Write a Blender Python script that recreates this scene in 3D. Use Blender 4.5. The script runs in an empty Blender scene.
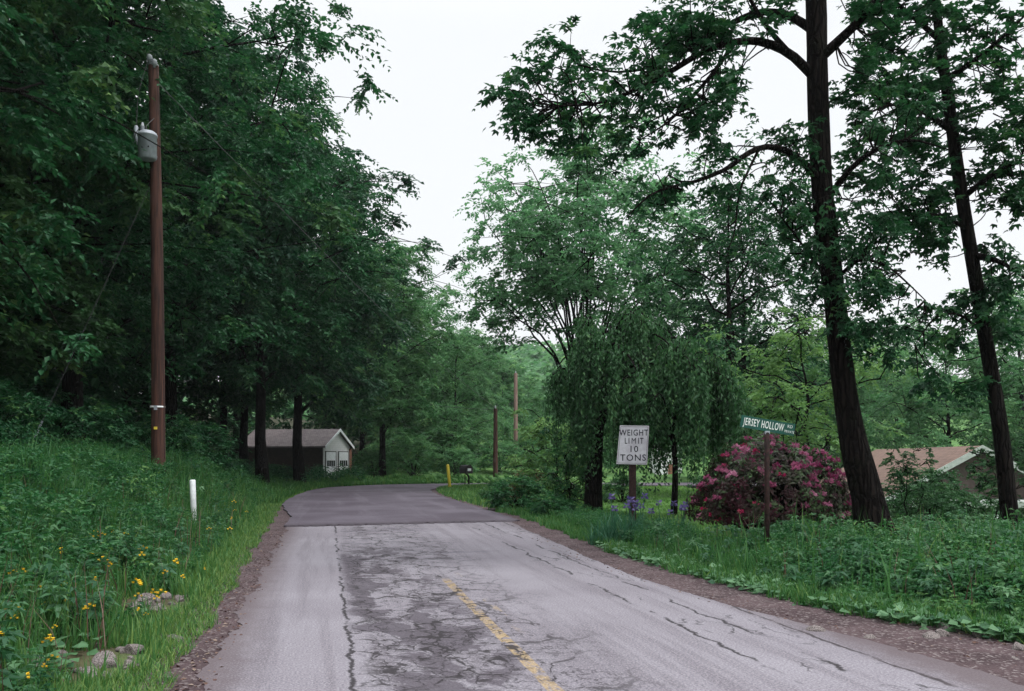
import bpy, bmesh, math, random
import numpy as np
from mathutils import Vector, Matrix
PI = math.pi
SC = bpy.context.scene
COL = SC.collection
R0 = np.random.default_rng(7)
CAMZ, HOR, F = 1.6, 458.0, 900.0

def P(px, py, D):                       # a point seen in the photo, given its distance
    return np.array([(px-512)/F*D, D, CAMZ-(py-HOR)/F*D])
def nrm(a):
    return a/np.maximum(np.linalg.norm(a, axis=-1, keepdims=True), 1e-9)
def sstep(t):
    t = np.clip(t, 0, 1); return t*t*(3-2*t)

# ------------------------------------------------------------ objects
def tag(o, label=None, cat=None, group=None, kind=None):
    if label: o['label'] = label
    if cat: o['category'] = cat
    if group: o['group'] = group
    if kind: o['kind'] = kind
    return o
def empty(name, loc=(0,0,0), rz=0):
    o = bpy.data.objects.new(name, None); COL.objects.link(o)
    o.empty_display_size = .2
    o.location = [float(v) for v in loc]; o.rotation_euler = (0,0,rz); return o
def link(name, me, mat=None, parent=None):
    o = bpy.data.objects.new(name, me); COL.objects.link(o)
    if mat: me.materials.append(mat)
    if parent: o.parent = parent
    return o
def copy_tree(o, parent=None):
    c = o.copy(); COL.objects.link(c); c.parent = parent
    for ch in list(o.children): copy_tree(ch, c)
    return c

def np_mesh(name, V, Q, tint=None, smooth=False):
    """V (n,3), Q (m,4) quads; fast"""
    V = np.asarray(V, dtype=np.float32); Q = np.asarray(Q, dtype=np.int32)
    me = bpy.data.meshes.new(name)
    me.vertices.add(len(V)); me.vertices.foreach_set('co', V.ravel())
    k = Q.shape[1]
    me.loops.add(Q.size); me.loops.foreach_set('vertex_index', Q.ravel())
    me.polygons.add(len(Q)); me.polygons.foreach_set('loop_start', np.arange(0, Q.size, k, dtype=np.int32))
    if tint is not None:
        a = me.attributes.new('tint', 'FLOAT', 'FACE'); a.data.foreach_set('value', np.asarray(tint, dtype=np.float32))
    me.polygons.foreach_set('use_smooth', np.full(len(Q), smooth))
    me.update(calc_edges=True); me.validate()
    return me
class Geo:
    def __init__(s): s.V=[]; s.Q=[]; s.T=[]; s.n=0
    def add(s, V, Q, t=None):
        s.V.append(np.asarray(V).reshape(-1,3)); s.Q.append(np.asarray(Q)+s.n); s.n += len(s.V[-1])
        s.T.append(np.full(len(Q), .5) if t is None else t)
        return s
    def mesh(s, name, smooth=False, off=None):
        V = np.concatenate(s.V)
        if off is not None: V = V - np.asarray(off)
        return np_mesh(name, V, np.concatenate(s.Q), np.concatenate(s.T), smooth)

# ------------------------------------------------------------ small solid shapes (bmesh)
def bm_obj(name, bm, mat, parent=None, smooth=False, bevel=0):
    if bevel:
        bmesh.ops.bevel(bm, geom=[e for e in bm.edges], offset=bevel, segments=2, affect='EDGES', clamp_overlap=True)
    me = bpy.data.meshes.new(name); bm.normal_update(); bm.to_mesh(me); bm.free()
    if smooth:
        for p in me.polygons: p.use_smooth = True
    return link(name, me, mat, parent)
def box(bm, a, b):
    x0,y0,z0 = a; x1,y1,z1 = b
    vs = [bm.verts.new(v) for v in ((x0,y0,z0),(x1,y0,z0),(x1,y1,z0),(x0,y1,z0),(x0,y0,z1),(x1,y0,z1),(x1,y1,z1),(x0,y1,z1))]
    for f in ((3,2,1,0),(4,5,6,7),(0,1,5,4),(1,2,6,5),(2,3,7,6),(3,0,4,7)): bm.faces.new([vs[i] for i in f])
def lathe(bm, prof, c=(0,0,0), n=20):
    rings = []
    for r, z in prof:
        rings.append([bm.verts.new((c[0]+r*math.cos(2*PI*i/n), c[1]+r*math.sin(2*PI*i/n), c[2]+z)) for i in range(n)])
    for a, b in zip(rings, rings[1:]):
        for i in range(n): bm.faces.new((a[i], a[(i+1)%n], b[(i+1)%n], b[i]))
    bm.faces.new(rings[0][::-1]); bm.faces.new(rings[-1])
def tube_np(pts, rad, n=8):
    """tapered tube along pts -> V,Q ; closed at the tip by a small ring"""
    pts = np.asarray(pts, float); rad = np.asarray(rad, float)
    m = len(pts)
    t = np.gradient(pts, axis=0); t = nrm(t)
    ref = np.array([0,1,0.]) if abs(t[0][1]) < .8 else np.array([1,0,0.])
    s = nrm(np.cross(t, ref)); u = np.cross(s, t)
    a = np.arange(n)*2*PI/n
    V = pts[:,None,:] + rad[:,None,None]*(np.cos(a)[None,:,None]*s[:,None,:]+np.sin(a)[None,:,None]*u[:,None,:])
    i = np.arange(m-1)[:,None]*n; j = np.arange(n)[None,:]; k = (j+1)%n
    Q = np.stack([i+j, i+k, i+n+k, i+n+j], -1).reshape(-1,4)
    return V.reshape(-1,3), Q
def curve(p0, p1, p2, p3, n):
    t = np.linspace(0,1,n)[:,None]
    return (1-t)**3*p0+3*(1-t)**2*t*p1+3*(1-t)*t*t*p2+t**3*p3
def resample(pts, n):
    """Catmull-Rom through pts"""
    pts = np.asarray(pts, float)
    if len(pts) < 3:
        return np.linspace(pts[0], pts[-1], n)
    q = np.vstack([2*pts[0]-pts[1], pts, 2*pts[-1]-pts[-2]])
    out = []
    for tt in np.linspace(0, len(pts)-1-1e-6, n):
        i = int(tt); t = tt-i
        a,b,c,d = q[i],q[i+1],q[i+2],q[i+3]
        out.append(.5*((2*b)+(-a+c)*t+(2*a-5*b+4*c-d)*t*t+(-a+3*b-3*c+d)*t**3))
    return np.array(out)

# ------------------------------------------------------------ materials
def new_mat(name):
    m = bpy.data.materials.new(name); m.use_nodes = True
    nt = m.node_tree; b = nt.nodes['Principled BSDF']; return m, nt, b
class NB:
    def __init__(s, nt): s.nt = nt
    def n(s, typ, **kw):
        x = s.nt.nodes.new(typ)
        for k, v in kw.items(): setattr(x, k, v)
        return x
    def put(s, sock, v):
        if isinstance(v, bpy.types.NodeSocket): s.nt.links.new(v, sock)
        elif v is not None: sock.default_value = v
    def m(s, op, a, b=None, c=None, clamp=False):
        x = s.n('ShaderNodeMath', operation=op, use_clamp=clamp)
        s.put(x.inputs[0], a)
        if b is not None: s.put(x.inputs[1], b)
        if c is not None: s.put(x.inputs[2], c)
        return x.outputs[0]
    def noise(s, vec, scale, detail=4, rough=.55, dist=0):
        x = s.n('ShaderNodeTexNoise'); s.put(x.inputs['Vector'], vec)
        x.inputs['Scale'].default_value = scale; x.inputs['Detail'].default_value = detail
        x.inputs['Roughness'].default_value = rough; x.inputs['Distortion'].default_value = dist
        return x.outputs['Fac']
    def noisec(s, vec, scale, detail=3):
        x = s.n('ShaderNodeTexNoise'); s.put(x.inputs['Vector'], vec)
        x.inputs['Scale'].default_value = scale; x.inputs['Detail'].default_value = detail
        return x.outputs['Color']
    def vor(s, vec, scale, feature='DISTANCE_TO_EDGE', out='Distance'):
        x = s.n('ShaderNodeTexVoronoi', feature=feature); s.put(x.inputs['Vector'], vec)
        x.inputs['Scale'].default_value = scale
        return x.outputs[out]
    def mix(s, f, a, b):
        x = s.n('ShaderNodeMix', data_type='RGBA'); s.put(x.inputs[0], f)
        s.put(x.inputs[6], a if isinstance(a, bpy.types.NodeSocket) else (*a, 1)); s.put(x.inputs[7], b if isinstance(b, bpy.types.NodeSocket) else (*b, 1))
        return x.outputs[2]
    def ss(s, v, lo, hi):               # smoothstep 0..1 between lo and hi
        x = s.n('ShaderNodeMapRange', interpolation_type='SMOOTHSTEP'); s.put(x.inputs[0], v)
        s.put(x.inputs[1], lo); s.put(x.inputs[2], hi); x.inputs[3].default_value = 0; x.inputs[4].default_value = 1
        return x.outputs[0]
    def obj(s): return s.n('ShaderNodeTexCoord').outputs['Object']
    def bump(s, h, strength, dist=.02):
        x = s.n('ShaderNodeBump'); s.put(x.inputs['Height'], h); x.inputs['Strength'].default_value = strength
        x.inputs['Distance'].default_value = dist; return x.outputs[0]
    def vadd(s, a, b, sc=1.0):
        x = s.n('ShaderNodeVectorMath', operation='MULTIPLY_ADD'); s.put(x.inputs[0], b); x.inputs[1].default_value = (sc,sc,sc); s.put(x.inputs[2], a)
        return x.outputs[0]
    def vmul(s, a, v):
        x = s.n('ShaderNodeVectorMath', operation='MULTIPLY'); s.put(x.inputs[0], a); x.inputs[1].default_value = v; return x.outputs[0]

def leaf_mat(name, c0, c1, c2, trans=.32, rough=.5):
    m, nt, b = new_mat(name); nb = NB(nt)
    at = nb.n('ShaderNodeAttribute', attribute_name='tint'); 
    col = nb.mix(nb.ss(at.outputs['Fac'], 0., .55), c0, c1)
    col = nb.mix(nb.ss(at.outputs['Fac'], .6, 1.), col, c2)
    nb.put(b.inputs['Base Color'], col); b.inputs['Roughness'].default_value = rough
    b.inputs['Specular IOR Level'].default_value = .16
    tr = nb.n('ShaderNodeBsdfTranslucent')
    hs = nb.n('ShaderNodeHueSaturation'); hs.inputs['Hue'].default_value = .485; hs.inputs['Saturation'].default_value = 1.1; hs.inputs['Value'].default_value = 1.5
    nb.put(hs.inputs['Color'], col); nb.put(tr.inputs['Color'], hs.outputs[0])
    mx = nb.n('ShaderNodeMixShader'); mx.inputs[0].default_value = trans
    nt.links.new(b.outputs[0], mx.inputs[1]); nt.links.new(tr.outputs[0], mx.inputs[2])
    nt.links.new(mx.outputs[0], nt.nodes['Material Output'].inputs[0])
    return m
def rough_mat(name, ca, cb, scale=6, rough=.85, bump=.4, stretch=(1,1,1), detail=5, lo=.35, hi=.65, spec=.3, metal=0):
    m, nt, b = new_mat(name); nb = NB(nt)
    v = nb.vmul(nb.obj(), stretch); f = nb.noise(v, scale, detail, .65)
    nb.put(b.inputs['Base Color'], nb.mix(nb.ss(f, lo, hi), ca, cb))
    b.inputs['Roughness'].default_value = rough; b.inputs['Specular IOR Level'].default_value = spec; b.inputs['Metallic'].default_value = metal
    if bump: nb.put(b.inputs['Normal'], nb.bump(f, bump))
    return m

M = {}
def bark_mat(name, ca, cb, cc):
    m, nt, b = new_mat(name); nb = NB(nt); v = nb.obj()
    vs_ = nb.vadd(nb.vmul(v, (1,1,.13)), nb.noisec(v, 3.5, 4), .09)
    rd = nb.vor(vs_, 15); n1 = nb.noise(v, 1.6, 5, .65); n2 = nb.noise(vs_, 40, 4, .7)
    c = nb.mix(nb.ss(rd, .02, .22), ca, nb.mix(n2, ca, cb)); c = nb.mix(nb.m('MULTIPLY', nb.ss(n1,.55,.75), .6), c, cc)
    nb.put(b.inputs['Base Color'], c); b.inputs['Roughness'].default_value = 1; b.inputs['Specular IOR Level'].default_value = .08
    h = nb.m('ADD', nb.ss(rd, 0, .25), nb.m('MULTIPLY', n2, .4)); nb.put(b.inputs['Normal'], nb.bump(h, 1, .05)); return m
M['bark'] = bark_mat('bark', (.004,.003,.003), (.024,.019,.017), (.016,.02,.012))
M['bark_grey'] = rough_mat('bark_grey', (.022,.018,.016), (.085,.07,.06), 9, .95, .9, (1,1,.2))
M['leaf_forest'] = leaf_mat('leaf_forest', (.010,.048,.022), (.028,.102,.042), (.10,.22,.068), .25)
M['leaf_ash'] = leaf_mat('leaf_ash', (.026,.075,.028), (.045,.115,.042), (.12,.22,.065), .25)
M['leaf_oak'] = leaf_mat('leaf_oak', (.012,.045,.026), (.028,.085,.042), (.07,.16,.065), .25)
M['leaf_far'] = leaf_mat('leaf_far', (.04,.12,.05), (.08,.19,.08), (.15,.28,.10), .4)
M['leaf_maple'] = leaf_mat('leaf_maple', (.010,.042,.020), (.024,.085,.036), (.07,.17,.055), .27)
M['leaf_mid'] = leaf_mat('leaf_mid', (.05,.13,.065), (.09,.20,.10), (.15,.28,.14), .52)
M['leaf_weep'] = leaf_mat('leaf_weep', (.022,.066,.028), (.042,.11,.045), (.085,.18,.065))
M['leaf_lime'] = leaf_mat('leaf_lime', (.06,.14,.05), (.10,.20,.065), (.16,.28,.09), .4)
M['leaf_weed'] = leaf_mat('leaf_weed', (.016,.066,.030), (.036,.118,.044), (.10,.205,.06))
M['leaf_vine'] = leaf_mat('leaf_vine', (.035,.10,.05), (.08,.175,.08), (.13,.25,.13))
M['grass'] = leaf_mat('grass', (.022,.082,.028), (.05,.145,.042), (.14,.23,.065), .35)
M['lawn_grass'] = leaf_mat('lawn_grass', (.08,.18,.05), (.12,.25,.07), (.18,.32,.10), .35)
M['leaf_rhodo'] = leaf_mat('leaf_rhodo', (.045,.012,.018), (.035,.030,.022), (.05,.085,.035), .2)
M['petal_pink'] = leaf_mat('petal_pink', (.20,.04,.09), (.36,.11,.19), (.54,.26,.36), .3)
M['petal_red'] = leaf_mat('petal_red', (.25,.02,.06), (.40,.04,.10), (.55,.10,.2), .3)
M['petal_violet'] = leaf_mat('petal_violet', (.07,.055,.15), (.12,.09,.24), (.2,.16,.32), .3)
M['petal_yellow'] = leaf_mat('petal_yellow', (.65,.42,.02), (.75,.52,.03), (.8,.62,.05), .3)
M['leaf_iris'] = leaf_mat('leaf_iris', (.025,.09,.055), (.045,.13,.075), (.07,.17,.09), .3)
M['leaf_rust'] = leaf_mat('leaf_rust', (.09,.07,.035), (.13,.12,.05), (.17,.09,.05), .3)
M['stone'] = rough_mat('stone', (.05,.04,.04), (.24,.21,.20), 9, .9, .6)
M['dead_leaf'] = leaf_mat('dead_leaf', (.07,.035,.03), (.12,.07,.055), (.2,.15,.12), .1)

# ground
def ground_mat():
    m, nt, b = new_mat('ground'); nb = NB(nt); v = nb.obj()
    n1 = nb.noise(v, .9, 6, .65); n2 = nb.noise(v, 14, 4, .7)
    c = nb.mix(nb.ss(n1,.38,.62), (.045,.11,.035), (.09,.18,.05))
    c = nb.mix(nb.m('MULTIPLY', nb.ss(n2,.45,.7), .5), c, (.05,.055,.03))
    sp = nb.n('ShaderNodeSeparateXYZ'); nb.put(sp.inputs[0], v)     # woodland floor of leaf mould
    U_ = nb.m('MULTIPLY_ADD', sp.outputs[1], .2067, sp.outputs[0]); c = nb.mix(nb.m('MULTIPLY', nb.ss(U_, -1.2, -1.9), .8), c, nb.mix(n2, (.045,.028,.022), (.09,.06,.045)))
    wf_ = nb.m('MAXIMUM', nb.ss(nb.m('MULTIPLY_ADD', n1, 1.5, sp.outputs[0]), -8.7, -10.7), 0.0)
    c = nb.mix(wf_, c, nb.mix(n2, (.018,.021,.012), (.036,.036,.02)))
    nb.put(b.inputs['Base Color'], c); b.inputs['Roughness'].default_value = 1; b.inputs['Specular IOR Level'].default_value = .1
    nb.put(b.inputs['Normal'], nb.bump(n2, .8, .05)); return m
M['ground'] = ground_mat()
def gravel_mat():
    m, nt, b = new_mat('gravel'); nb = NB(nt); v = nb.obj()
    n1 = nb.noise(v, 1.3, 6, .7); n2 = nb.noise(v, 60, 3, .7)
    vc = nb.vor(v, 42, 'F1', 'Color'); sep = nb.n('ShaderNodeSeparateColor'); nb.put(sep.inputs[0], vc)
    c = nb.mix(nb.ss(n1,.35,.65), (.042,.027,.030), (.082,.056,.060))
    c = nb.mix(nb.ss(sep.outputs[0],.78,.95), c, (.16,.135,.135))
    c = nb.mix(nb.m('MULTIPLY', nb.ss(n2,.5,.7), .45), c, (.05,.035,.035))
    nb.put(b.inputs['Base Color'], c); b.inputs['Roughness'].default_value = .95; b.inputs['Specular IOR Level'].default_value = .2
    h = nb.m('ADD', nb.vor(v, 42, 'F1'), nb.m('MULTIPLY', n1, .6))
    nb.put(b.inputs['Normal'], nb.bump(h, .7, .02)); return m
M['gravel'] = gravel_mat()
def new_asphalt():
    m, nt, b = new_mat('new_asphalt'); nb = NB(nt); v = nb.obj()
    n1 = nb.noise(v, .35, 5, .6); n2 = nb.noise(v, 70, 3, .8); n3 = nb.noise(v, 9, 4, .7)
    c = nb.mix(nb.ss(n1,.35,.68), (.052,.041,.056), (.090,.077,.098))
    c = nb.mix(nb.m('MULTIPLY', nb.ss(n2,.5,.75), .5), c, (.16,.14,.16))
    c = nb.mix(nb.m('MULTIPLY', nb.ss(n3,.5,.8), .4), c, (.045,.034,.042))
    sp = nb.n('ShaderNodeSeparateXYZ'); nb.put(sp.inputs[0], v); X, Y = sp.outputs[0], sp.outputs[1]
    cm = nb.n('ShaderNodeCombineXYZ'); nb.put(cm.inputs[0], nb.m('MULTIPLY_ADD', Y, .2, X)); nb.put(cm.inputs[1], nb.m('MULTIPLY', Y, .07))
    trk = nb.noise(cm.outputs[0], 1.3, 5, .6); c = nb.mix(nb.m('MULTIPLY', nb.ss(trk,.5,.66), .5), c, (.12,.105,.13))
    J = nb.m('SUBTRACT', nb.m('SUBTRACT', Y, 20.7), nb.m('MULTIPLY', nb.m('ADD', X, 5.25), .349))
    jd = nb.ss(nb.m('ADD', J, nb.m('MULTIPLY', n3, 1.3)), 1.3, .6); c = nb.mix(nb.m('MULTIPLY', jd, .7), c, (.035,.028,.034))
    nb.put(b.inputs['Base Color'], c); b.inputs['Roughness'].default_value = .85; b.inputs['Specular IOR Level'].default_value = .3
    nb.put(b.inputs['Normal'], nb.bump(n2, .35, .01)); return m
M['new_asphalt'] = new_asphalt()
def old_asphalt():
    m, nt, b = new_mat('old_asphalt'); nb = NB(nt); v = nb.obj()
    sep = nb.n('ShaderNodeSeparateXYZ'); nb.put(sep.inputs[0], v)
    X, Y = sep.outputs[0], sep.outputs[1]
    U = nb.m('MULTIPLY_ADD', Y, .2067, X)                   # across the road
    cmb = nb.n('ShaderNodeCombineXYZ'); nb.put(cmb.inputs[0], U); nb.put(cmb.inputs[1], Y); W = cmb.outputs[0]
    warp = nb.vadd(nb.vadd(W, nb.noisec(W, 1.1, 5), .8), nb.noisec(W, 5.5, 5), .22)
    warp2 = nb.vadd(nb.vadd(W, nb.noisec(W, 3.0, 5), .4), nb.noisec(W, 12, 4), .07)
    streak = nb.noise(nb.vmul(W, (4.5,.22,1)), 1.0, 5, .6)
    big = nb.noise(W, .45, 5, .6); mid = nb.noise(W, 4, 6, .7); fine = nb.noise(W, 55, 3, .8); grit = nb.noise(W, 190, 2, .8)
    base = nb.mix(nb.ss(big,.3,.7), (.146,.133,.156), (.200,.188,.214))
    base = nb.mix(nb.m('MULTIPLY', nb.ss(streak,.45,.65), .7), base, (.100,.088,.106))
    base = nb.mix(nb.m('MULTIPLY', nb.ss(mid,.5,.75), .35), base, (.17,.155,.175))
    base = nb.mix(nb.m('MULTIPLY', nb.ss(fine,.47,.68), .65), base, (.34,.32,.335))
    base = nb.mix(nb.m('MULTIPLY', nb.ss(fine,.52,.33), .65), base, (.065,.055,.065))
    base = nb.mix(nb.m('MULTIPLY', nb.ss(grit,.55,.75), .4), base, (.10,.09,.10))
    # centre strip where the top layer has worn away: dark with pale islands
    zone = nb.m('MULTIPLY', nb.ss(nb.m('ADD', U, nb.m('MULTIPLY', mid, .2)), .24, .42), nb.ss(nb.m('ADD', U, nb.m('MULTIPLY', big, .9)), 2.05, 1.72))
    zone = nb.m('MULTIPLY', zone, nb.ss(nb.m('MULTIPLY_ADD', big, 3.0, Y), 19.6, 15.5))
    isl = nb.noise(nb.vmul(warp, (1.35,.62,1)), 1.25, 6, .62, .6)
    darkm = nb.m('MULTIPLY', zone, nb.ss(isl, .475, .535))
    c = nb.mix(nb.m('MULTIPLY', darkm, .9), base, nb.mix(nb.ss(fine,.35,.65), (.048,.041,.052), (.088,.076,.090)))
    # transverse worn bands before the joint
    band = nb.noise(nb.vmul(warp, (.35,2.2,1)), 1.0, 5, .6)
    bz = nb.m('MULTIPLY', nb.ss(Y, 12.5, 15.5), nb.ss(U, .25, .5))
    bz = nb.m('MULTIPLY', bz, nb.ss(U, 3.4, 2.0))
    c = nb.mix(nb.m('MULTIPLY', nb.m('MULTIPLY', bz, nb.ss(band,.56,.64)), .75), c, (.10,.088,.11))
    # crack network inside the worn strip
    cr1 = nb.vor(nb.vmul(warp, (1.0,.7,1)), 1.55); cr2 = nb.vor(nb.vmul(warp2, (1,.55,1)), 3.2)
    wv_ = nb.ss(nb.noise(W, 2.3, 5, .65), .40, .66); k1 = nb.m('MULTIPLY', nb.ss(nb.m('DIVIDE', cr1, nb.m('ADD', wv_, .06)), .055, .012), nb.ss(wv_, .0, .25)); k2 = nb.ss(cr2, .032, .008)
    zone2 = nb.m('MULTIPLY', nb.ss(U, .2, .45), nb.ss(nb.m('ADD', U, nb.m('MULTIPLY', big, 1.2)), 3.4, 2.0))
    gate = nb.ss(nb.noise(W, 1.1, 3, .5), .44, .56)
    crack = nb.m('MAXIMUM', nb.m('MULTIPLY', k1, zone2), nb.m('MULTIPLY', nb.m('MULTIPLY', k2, gate), zone))
    k4 = nb.m('MULTIPLY', nb.ss(nb.vor(nb.vadd(W, nb.noisec(W, 7, 4), .3), 5.0), .055, .012), nb.m('MULTIPLY', zone2, nb.ss(nb.noise(W, 1.7, 4, .6), .40, .52)))
    crack = nb.m('MAXIMUM', crack, nb.m('MULTIPLY', k4, .75))
    # seam of the left patch
    wob = nb.m('MULTIPLY', nb.m('SUBTRACT', nb.noise(W, 1.5, 8, .75), .5), .3)
    seam = nb.ss(nb.m('ABSOLUTE', nb.m('ADD', nb.m('SUBTRACT', U, .2), wob)), .026, .006)
    gap = nb.ss(nb.noise(W, 2.2, 4, .6), .42, .52)
    crack = nb.m('MAXIMUM', crack, nb.m('MULTIPLY', seam, gap))
    # lengthwise cracks of the right lane
    for uu, wv, seed in ((3.85, .5, 0), (3.35, .55, 5.3), (4.35, .35, 9.1)):
        ofs = nb.n('ShaderNodeVectorMath', operation='ADD'); nb.put(ofs.inputs[0], W); ofs.inputs[1].default_value = (seed, seed*2, 0)
        wb = nb.m('MULTIPLY', nb.m('SUBTRACT', nb.noise(ofs.outputs[0], .8, 8, .68), .5), wv)
        ln = nb.ss(nb.m('ABSOLUTE', nb.m('ADD', nb.m('SUBTRACT', U, uu), wb)), .028, .006)
        gp = nb.ss(nb.noise(ofs.outputs[0], 1.1, 4, .6), .44, .53)
        crack = nb.m('MAXIMUM', crack, nb.m('MULTIPLY', ln, gp))
    zr = nb.m('MULTIPLY', nb.ss(U, 3.0, 3.5), nb.ss(U, 4.6, 4.2))
    k3 = nb.m('MULTIPLY', nb.m('MULTIPLY', nb.ss(nb.vor(nb.vmul(warp2,(1.4,.35,1)), 2.6), .05,.012), zr), nb.ss(nb.noise(W, .9, 4, .6), .52, .62))
    crack = nb.m('MAXIMUM', crack, nb.m('MULTIPLY', k3, .8))
    # worn yellow line
    wl = nb.m('MULTIPLY', nb.m('SUBTRACT', nb.noise(W, 2.0, 4, .6), .5), .05)
    ln = nb.ss(nb.m('ABSOLUTE', nb.m('ADD', nb.m('SUBTRACT', U, 1.57), wl)), .062, .048)
    worn = nb.ss(nb.noise(nb.vmul(W,(1,.6,1)), 9, 6, .75), .40, .54)
    ln = nb.m('MULTIPLY', nb.m('MULTIPLY', ln, worn), nb.ss(Y, 12.0, 11.5))
    ln2 = nb.ss(nb.m('ABSOLUTE', nb.m('SUBTRACT', U, 1.79)), .05, .03)
    ln2 = nb.m('MULTIPLY', nb.m('MULTIPLY', ln2, nb.ss(nb.noise(nb.vmul(W,(1,.5,1)), 3, 5, .7), .54, .6)), nb.m('MULTIPLY', nb.ss(Y, 12.6, 12), nb.ss(Y, 8.0, 9.0)))
    c = nb.mix(nb.m('MULTIPLY', nb.m('MAXIMUM', ln, nb.m('MULTIPLY', ln2,.6)), .88), c, nb.mix(nb.ss(fine,.35,.65), (.22,.155,.08), (.36,.27,.15)))
    halo = nb.m('MULTIPLY', nb.m('MULTIPLY', nb.ss(cr1, .16, .02), zone2), nb.ss(nb.noise(W, 20, 4, .7), .42, .6))
    c = nb.mix(nb.m('MULTIPLY', halo, .5), c, (.05,.042,.048))
    c = nb.mix(nb.m('MULTIPLY', crack, .92), c, (.018,.015,.017))
    # ragged dirty edges
    ed = nb.m('MAXIMUM', nb.ss(nb.m('ADD', U, nb.m('MULTIPLY', mid, .35)), -.22, -.74), nb.ss(nb.m('ADD', U, nb.m('MULTIPLY', mid, .5)), 4.45, 4.95))
    c = nb.mix(nb.m('MULTIPLY', ed, .85), c, nb.mix(fine, (.055,.040,.044), (.11,.086,.092)))
    nb.put(b.inputs['Base Color'], c); b.inputs['Roughness'].default_value = .9; b.inputs['Specular IOR Level'].default_value = .25
    h = nb.m('SUBTRACT', nb.m('ADD', nb.m('MULTIPLY', fine, .25), nb.m('MULTIPLY', mid, .25)), nb.m('ADD', crack, nb.m('MULTIPLY', darkm, .35)))
    nb.put(b.inputs['Normal'], nb.bump(h, .55, .02)); return m
M['old_asphalt'] = old_asphalt()

# ------------------------------------------------------------ terrain
Lp = np.array([(-5.25,20.7),(-5.9,24),(-7.0,27.7),(-8.1,32),(-9.2,38.9),(-9.85,45),(-9.6,48.3),(-8.6,51),(-6.8,53.3),(-3.5,55.2),(2,56.3),(12,57),(30,56.5),(60,52)])
Rp = np.array([(.2,22.6),(-.3,25),(-1.4,30),(-2.7,36),(-3.6,41),(-3.95,44),(-3.9,46.5),(-3.4,48.6),(-2.2,49.9),(0,50.5),(4,50.9),(12,51.2),(30,50.7),(60,46.5)])
def z0(a): return np.column_stack([a, np.zeros(len(a))])
Ls = resample(z0(Lp), 140)[:,:2]; Rs = resample(z0(Rp), 140)[:,:2]
RY = np.array([-14, 0, 4, 6.49, 7.5, 8.9, 10.1, 12.3, 14.5, 17.6, 20, 22.6, 26])
RX = np.array([8.2, 5.2, 4.3, 3.6, 3.23, 2.84, 2.34, 1.75, 1.4, .94, .5, .2, -.5])
def edgeL(y): return -.88-.2067*np.asarray(y)
def edgeR(y): return np.interp(y, RY, RX)
VY = np.array([-14, 0, 5, 7.58, 8.6, 9.5, 10.9, 12.4, 14.7, 19.2, 24, 27])
VX = np.array([10.3, 6.6, 5.4, 4.35, 3.7, 3.2, 2.76, 2.3, 1.76, 1.02, .25, -.55])
def vegR(y): return np.interp(y, VY, VX)
def vegL(y): return np.interp(y, [-14,0,6.18,8.9,17.6,22,30.6,40], [1.3,-1.4,-2.42,-2.98,-4.95,-5.9,-7.85,-9.6])
cy = np.arange(-40, 21, 2.0)
Cl = np.concatenate([np.column_stack([(edgeL(cy)+np.interp(cy, RY, RX, left=None))/2, cy]), ((Ls+Rs)/2)[6::6]])
Cl[:,0][Cl[:,1] < -13] = Cl[:,0][Cl[:,1] >= -13][0] - .05*(Cl[:,1][Cl[:,1] < -13]+13)
def sdist(x, y):
    """signed distance to the road's centre line; + on the left / outer side"""
    x = np.asarray(x, float).ravel(); y = np.asarray(y, float).ravel()
    best = np.full(x.shape, 1e9); sg = np.ones(x.shape)
    for a, b in zip(Cl[:-1], Cl[1:]):
        d = b-a; L2 = d@d
        t = np.clip(((x-a[0])*d[0]+(y-a[1])*d[1])/L2, 0, 1)
        ex = x-a[0]-t*d[0]; ey = y-a[1]-t*d[1]; dd = np.hypot(ex, ey)
        cr = d[0]*(y-a[1])-d[1]*(x-a[0])
        m = dd < best-1e-9; best[m] = dd[m]; sg[m] = np.sign(cr[m])
    return best*sg
def hgt(x, y):
    x = np.asarray(x, float); y = np.asarray(y, float); shp = x.shape
    d = sdist(x, y).reshape(shp)
    e = d-3.55
    B = np.interp(y, [-20, 5, 28, 40, 50], [.8, .95, 1.15, .55, .25])
    out = B*sstep(e/2.6) + .11*np.maximum(e-9, 0)**.95
    out = out*(1-.9*np.exp(-(((x+15.5)/7)**2+((y-66)/7)**2)**2))
    out = np.minimum(out, 16)
    t = -d-3.7
    inn = .24*sstep(t/1.6)*np.interp(y, [0, 12, 20, 26], [1,1,.3,0])
    inn = inn-2.5*sstep((x-8.5)/8)*sstep((y-17)/9)*sstep((75-y)/20)
    bump = .05*np.sin(x*1.7+y*.9)+.04*np.sin(x*.8-y*2.1+1)+.03*np.sin(3.1*x+2.3*y)
    k = sstep((np.abs(d)-4.2)/1.5)
    z = np.where(d > 0, out, inn)+bump*k
    return z - .02*(np.abs(d) < 3.4)
def growing(lo, hi, step, far):
    a = list(np.arange(lo, hi+1e-6, step)); s = step
    while a[-1] < far: s *= 1.25; a.append(a[-1]+s)
    s = step
    while a[0] > -far: s *= 1.25; a.insert(0, a[0]-s)
    return np.array(a)
gx = growing(-34, 34, .5, 1500); gy = growing(0, 80, .5, 1500)
GX, GY = np.meshgrid(gx, gy)
GZ = hgt(GX, GY)
far = np.hypot(GX, GY)
GZ = np.where(far > 300, np.minimum(GZ, 16), GZ)
nx = len(gx)
ii = (np.arange(len(gy)-1)[:,None]*nx+np.arange(nx-1)[None,:]).ravel()
me = np_mesh('ground', np.stack([GX,GY,GZ],-1).reshape(-1,3), np.stack([ii,ii+1,ii+nx+1,ii+nx],-1), smooth=True)
tag(link('ground', me, M['ground']), kind='structure')

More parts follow.
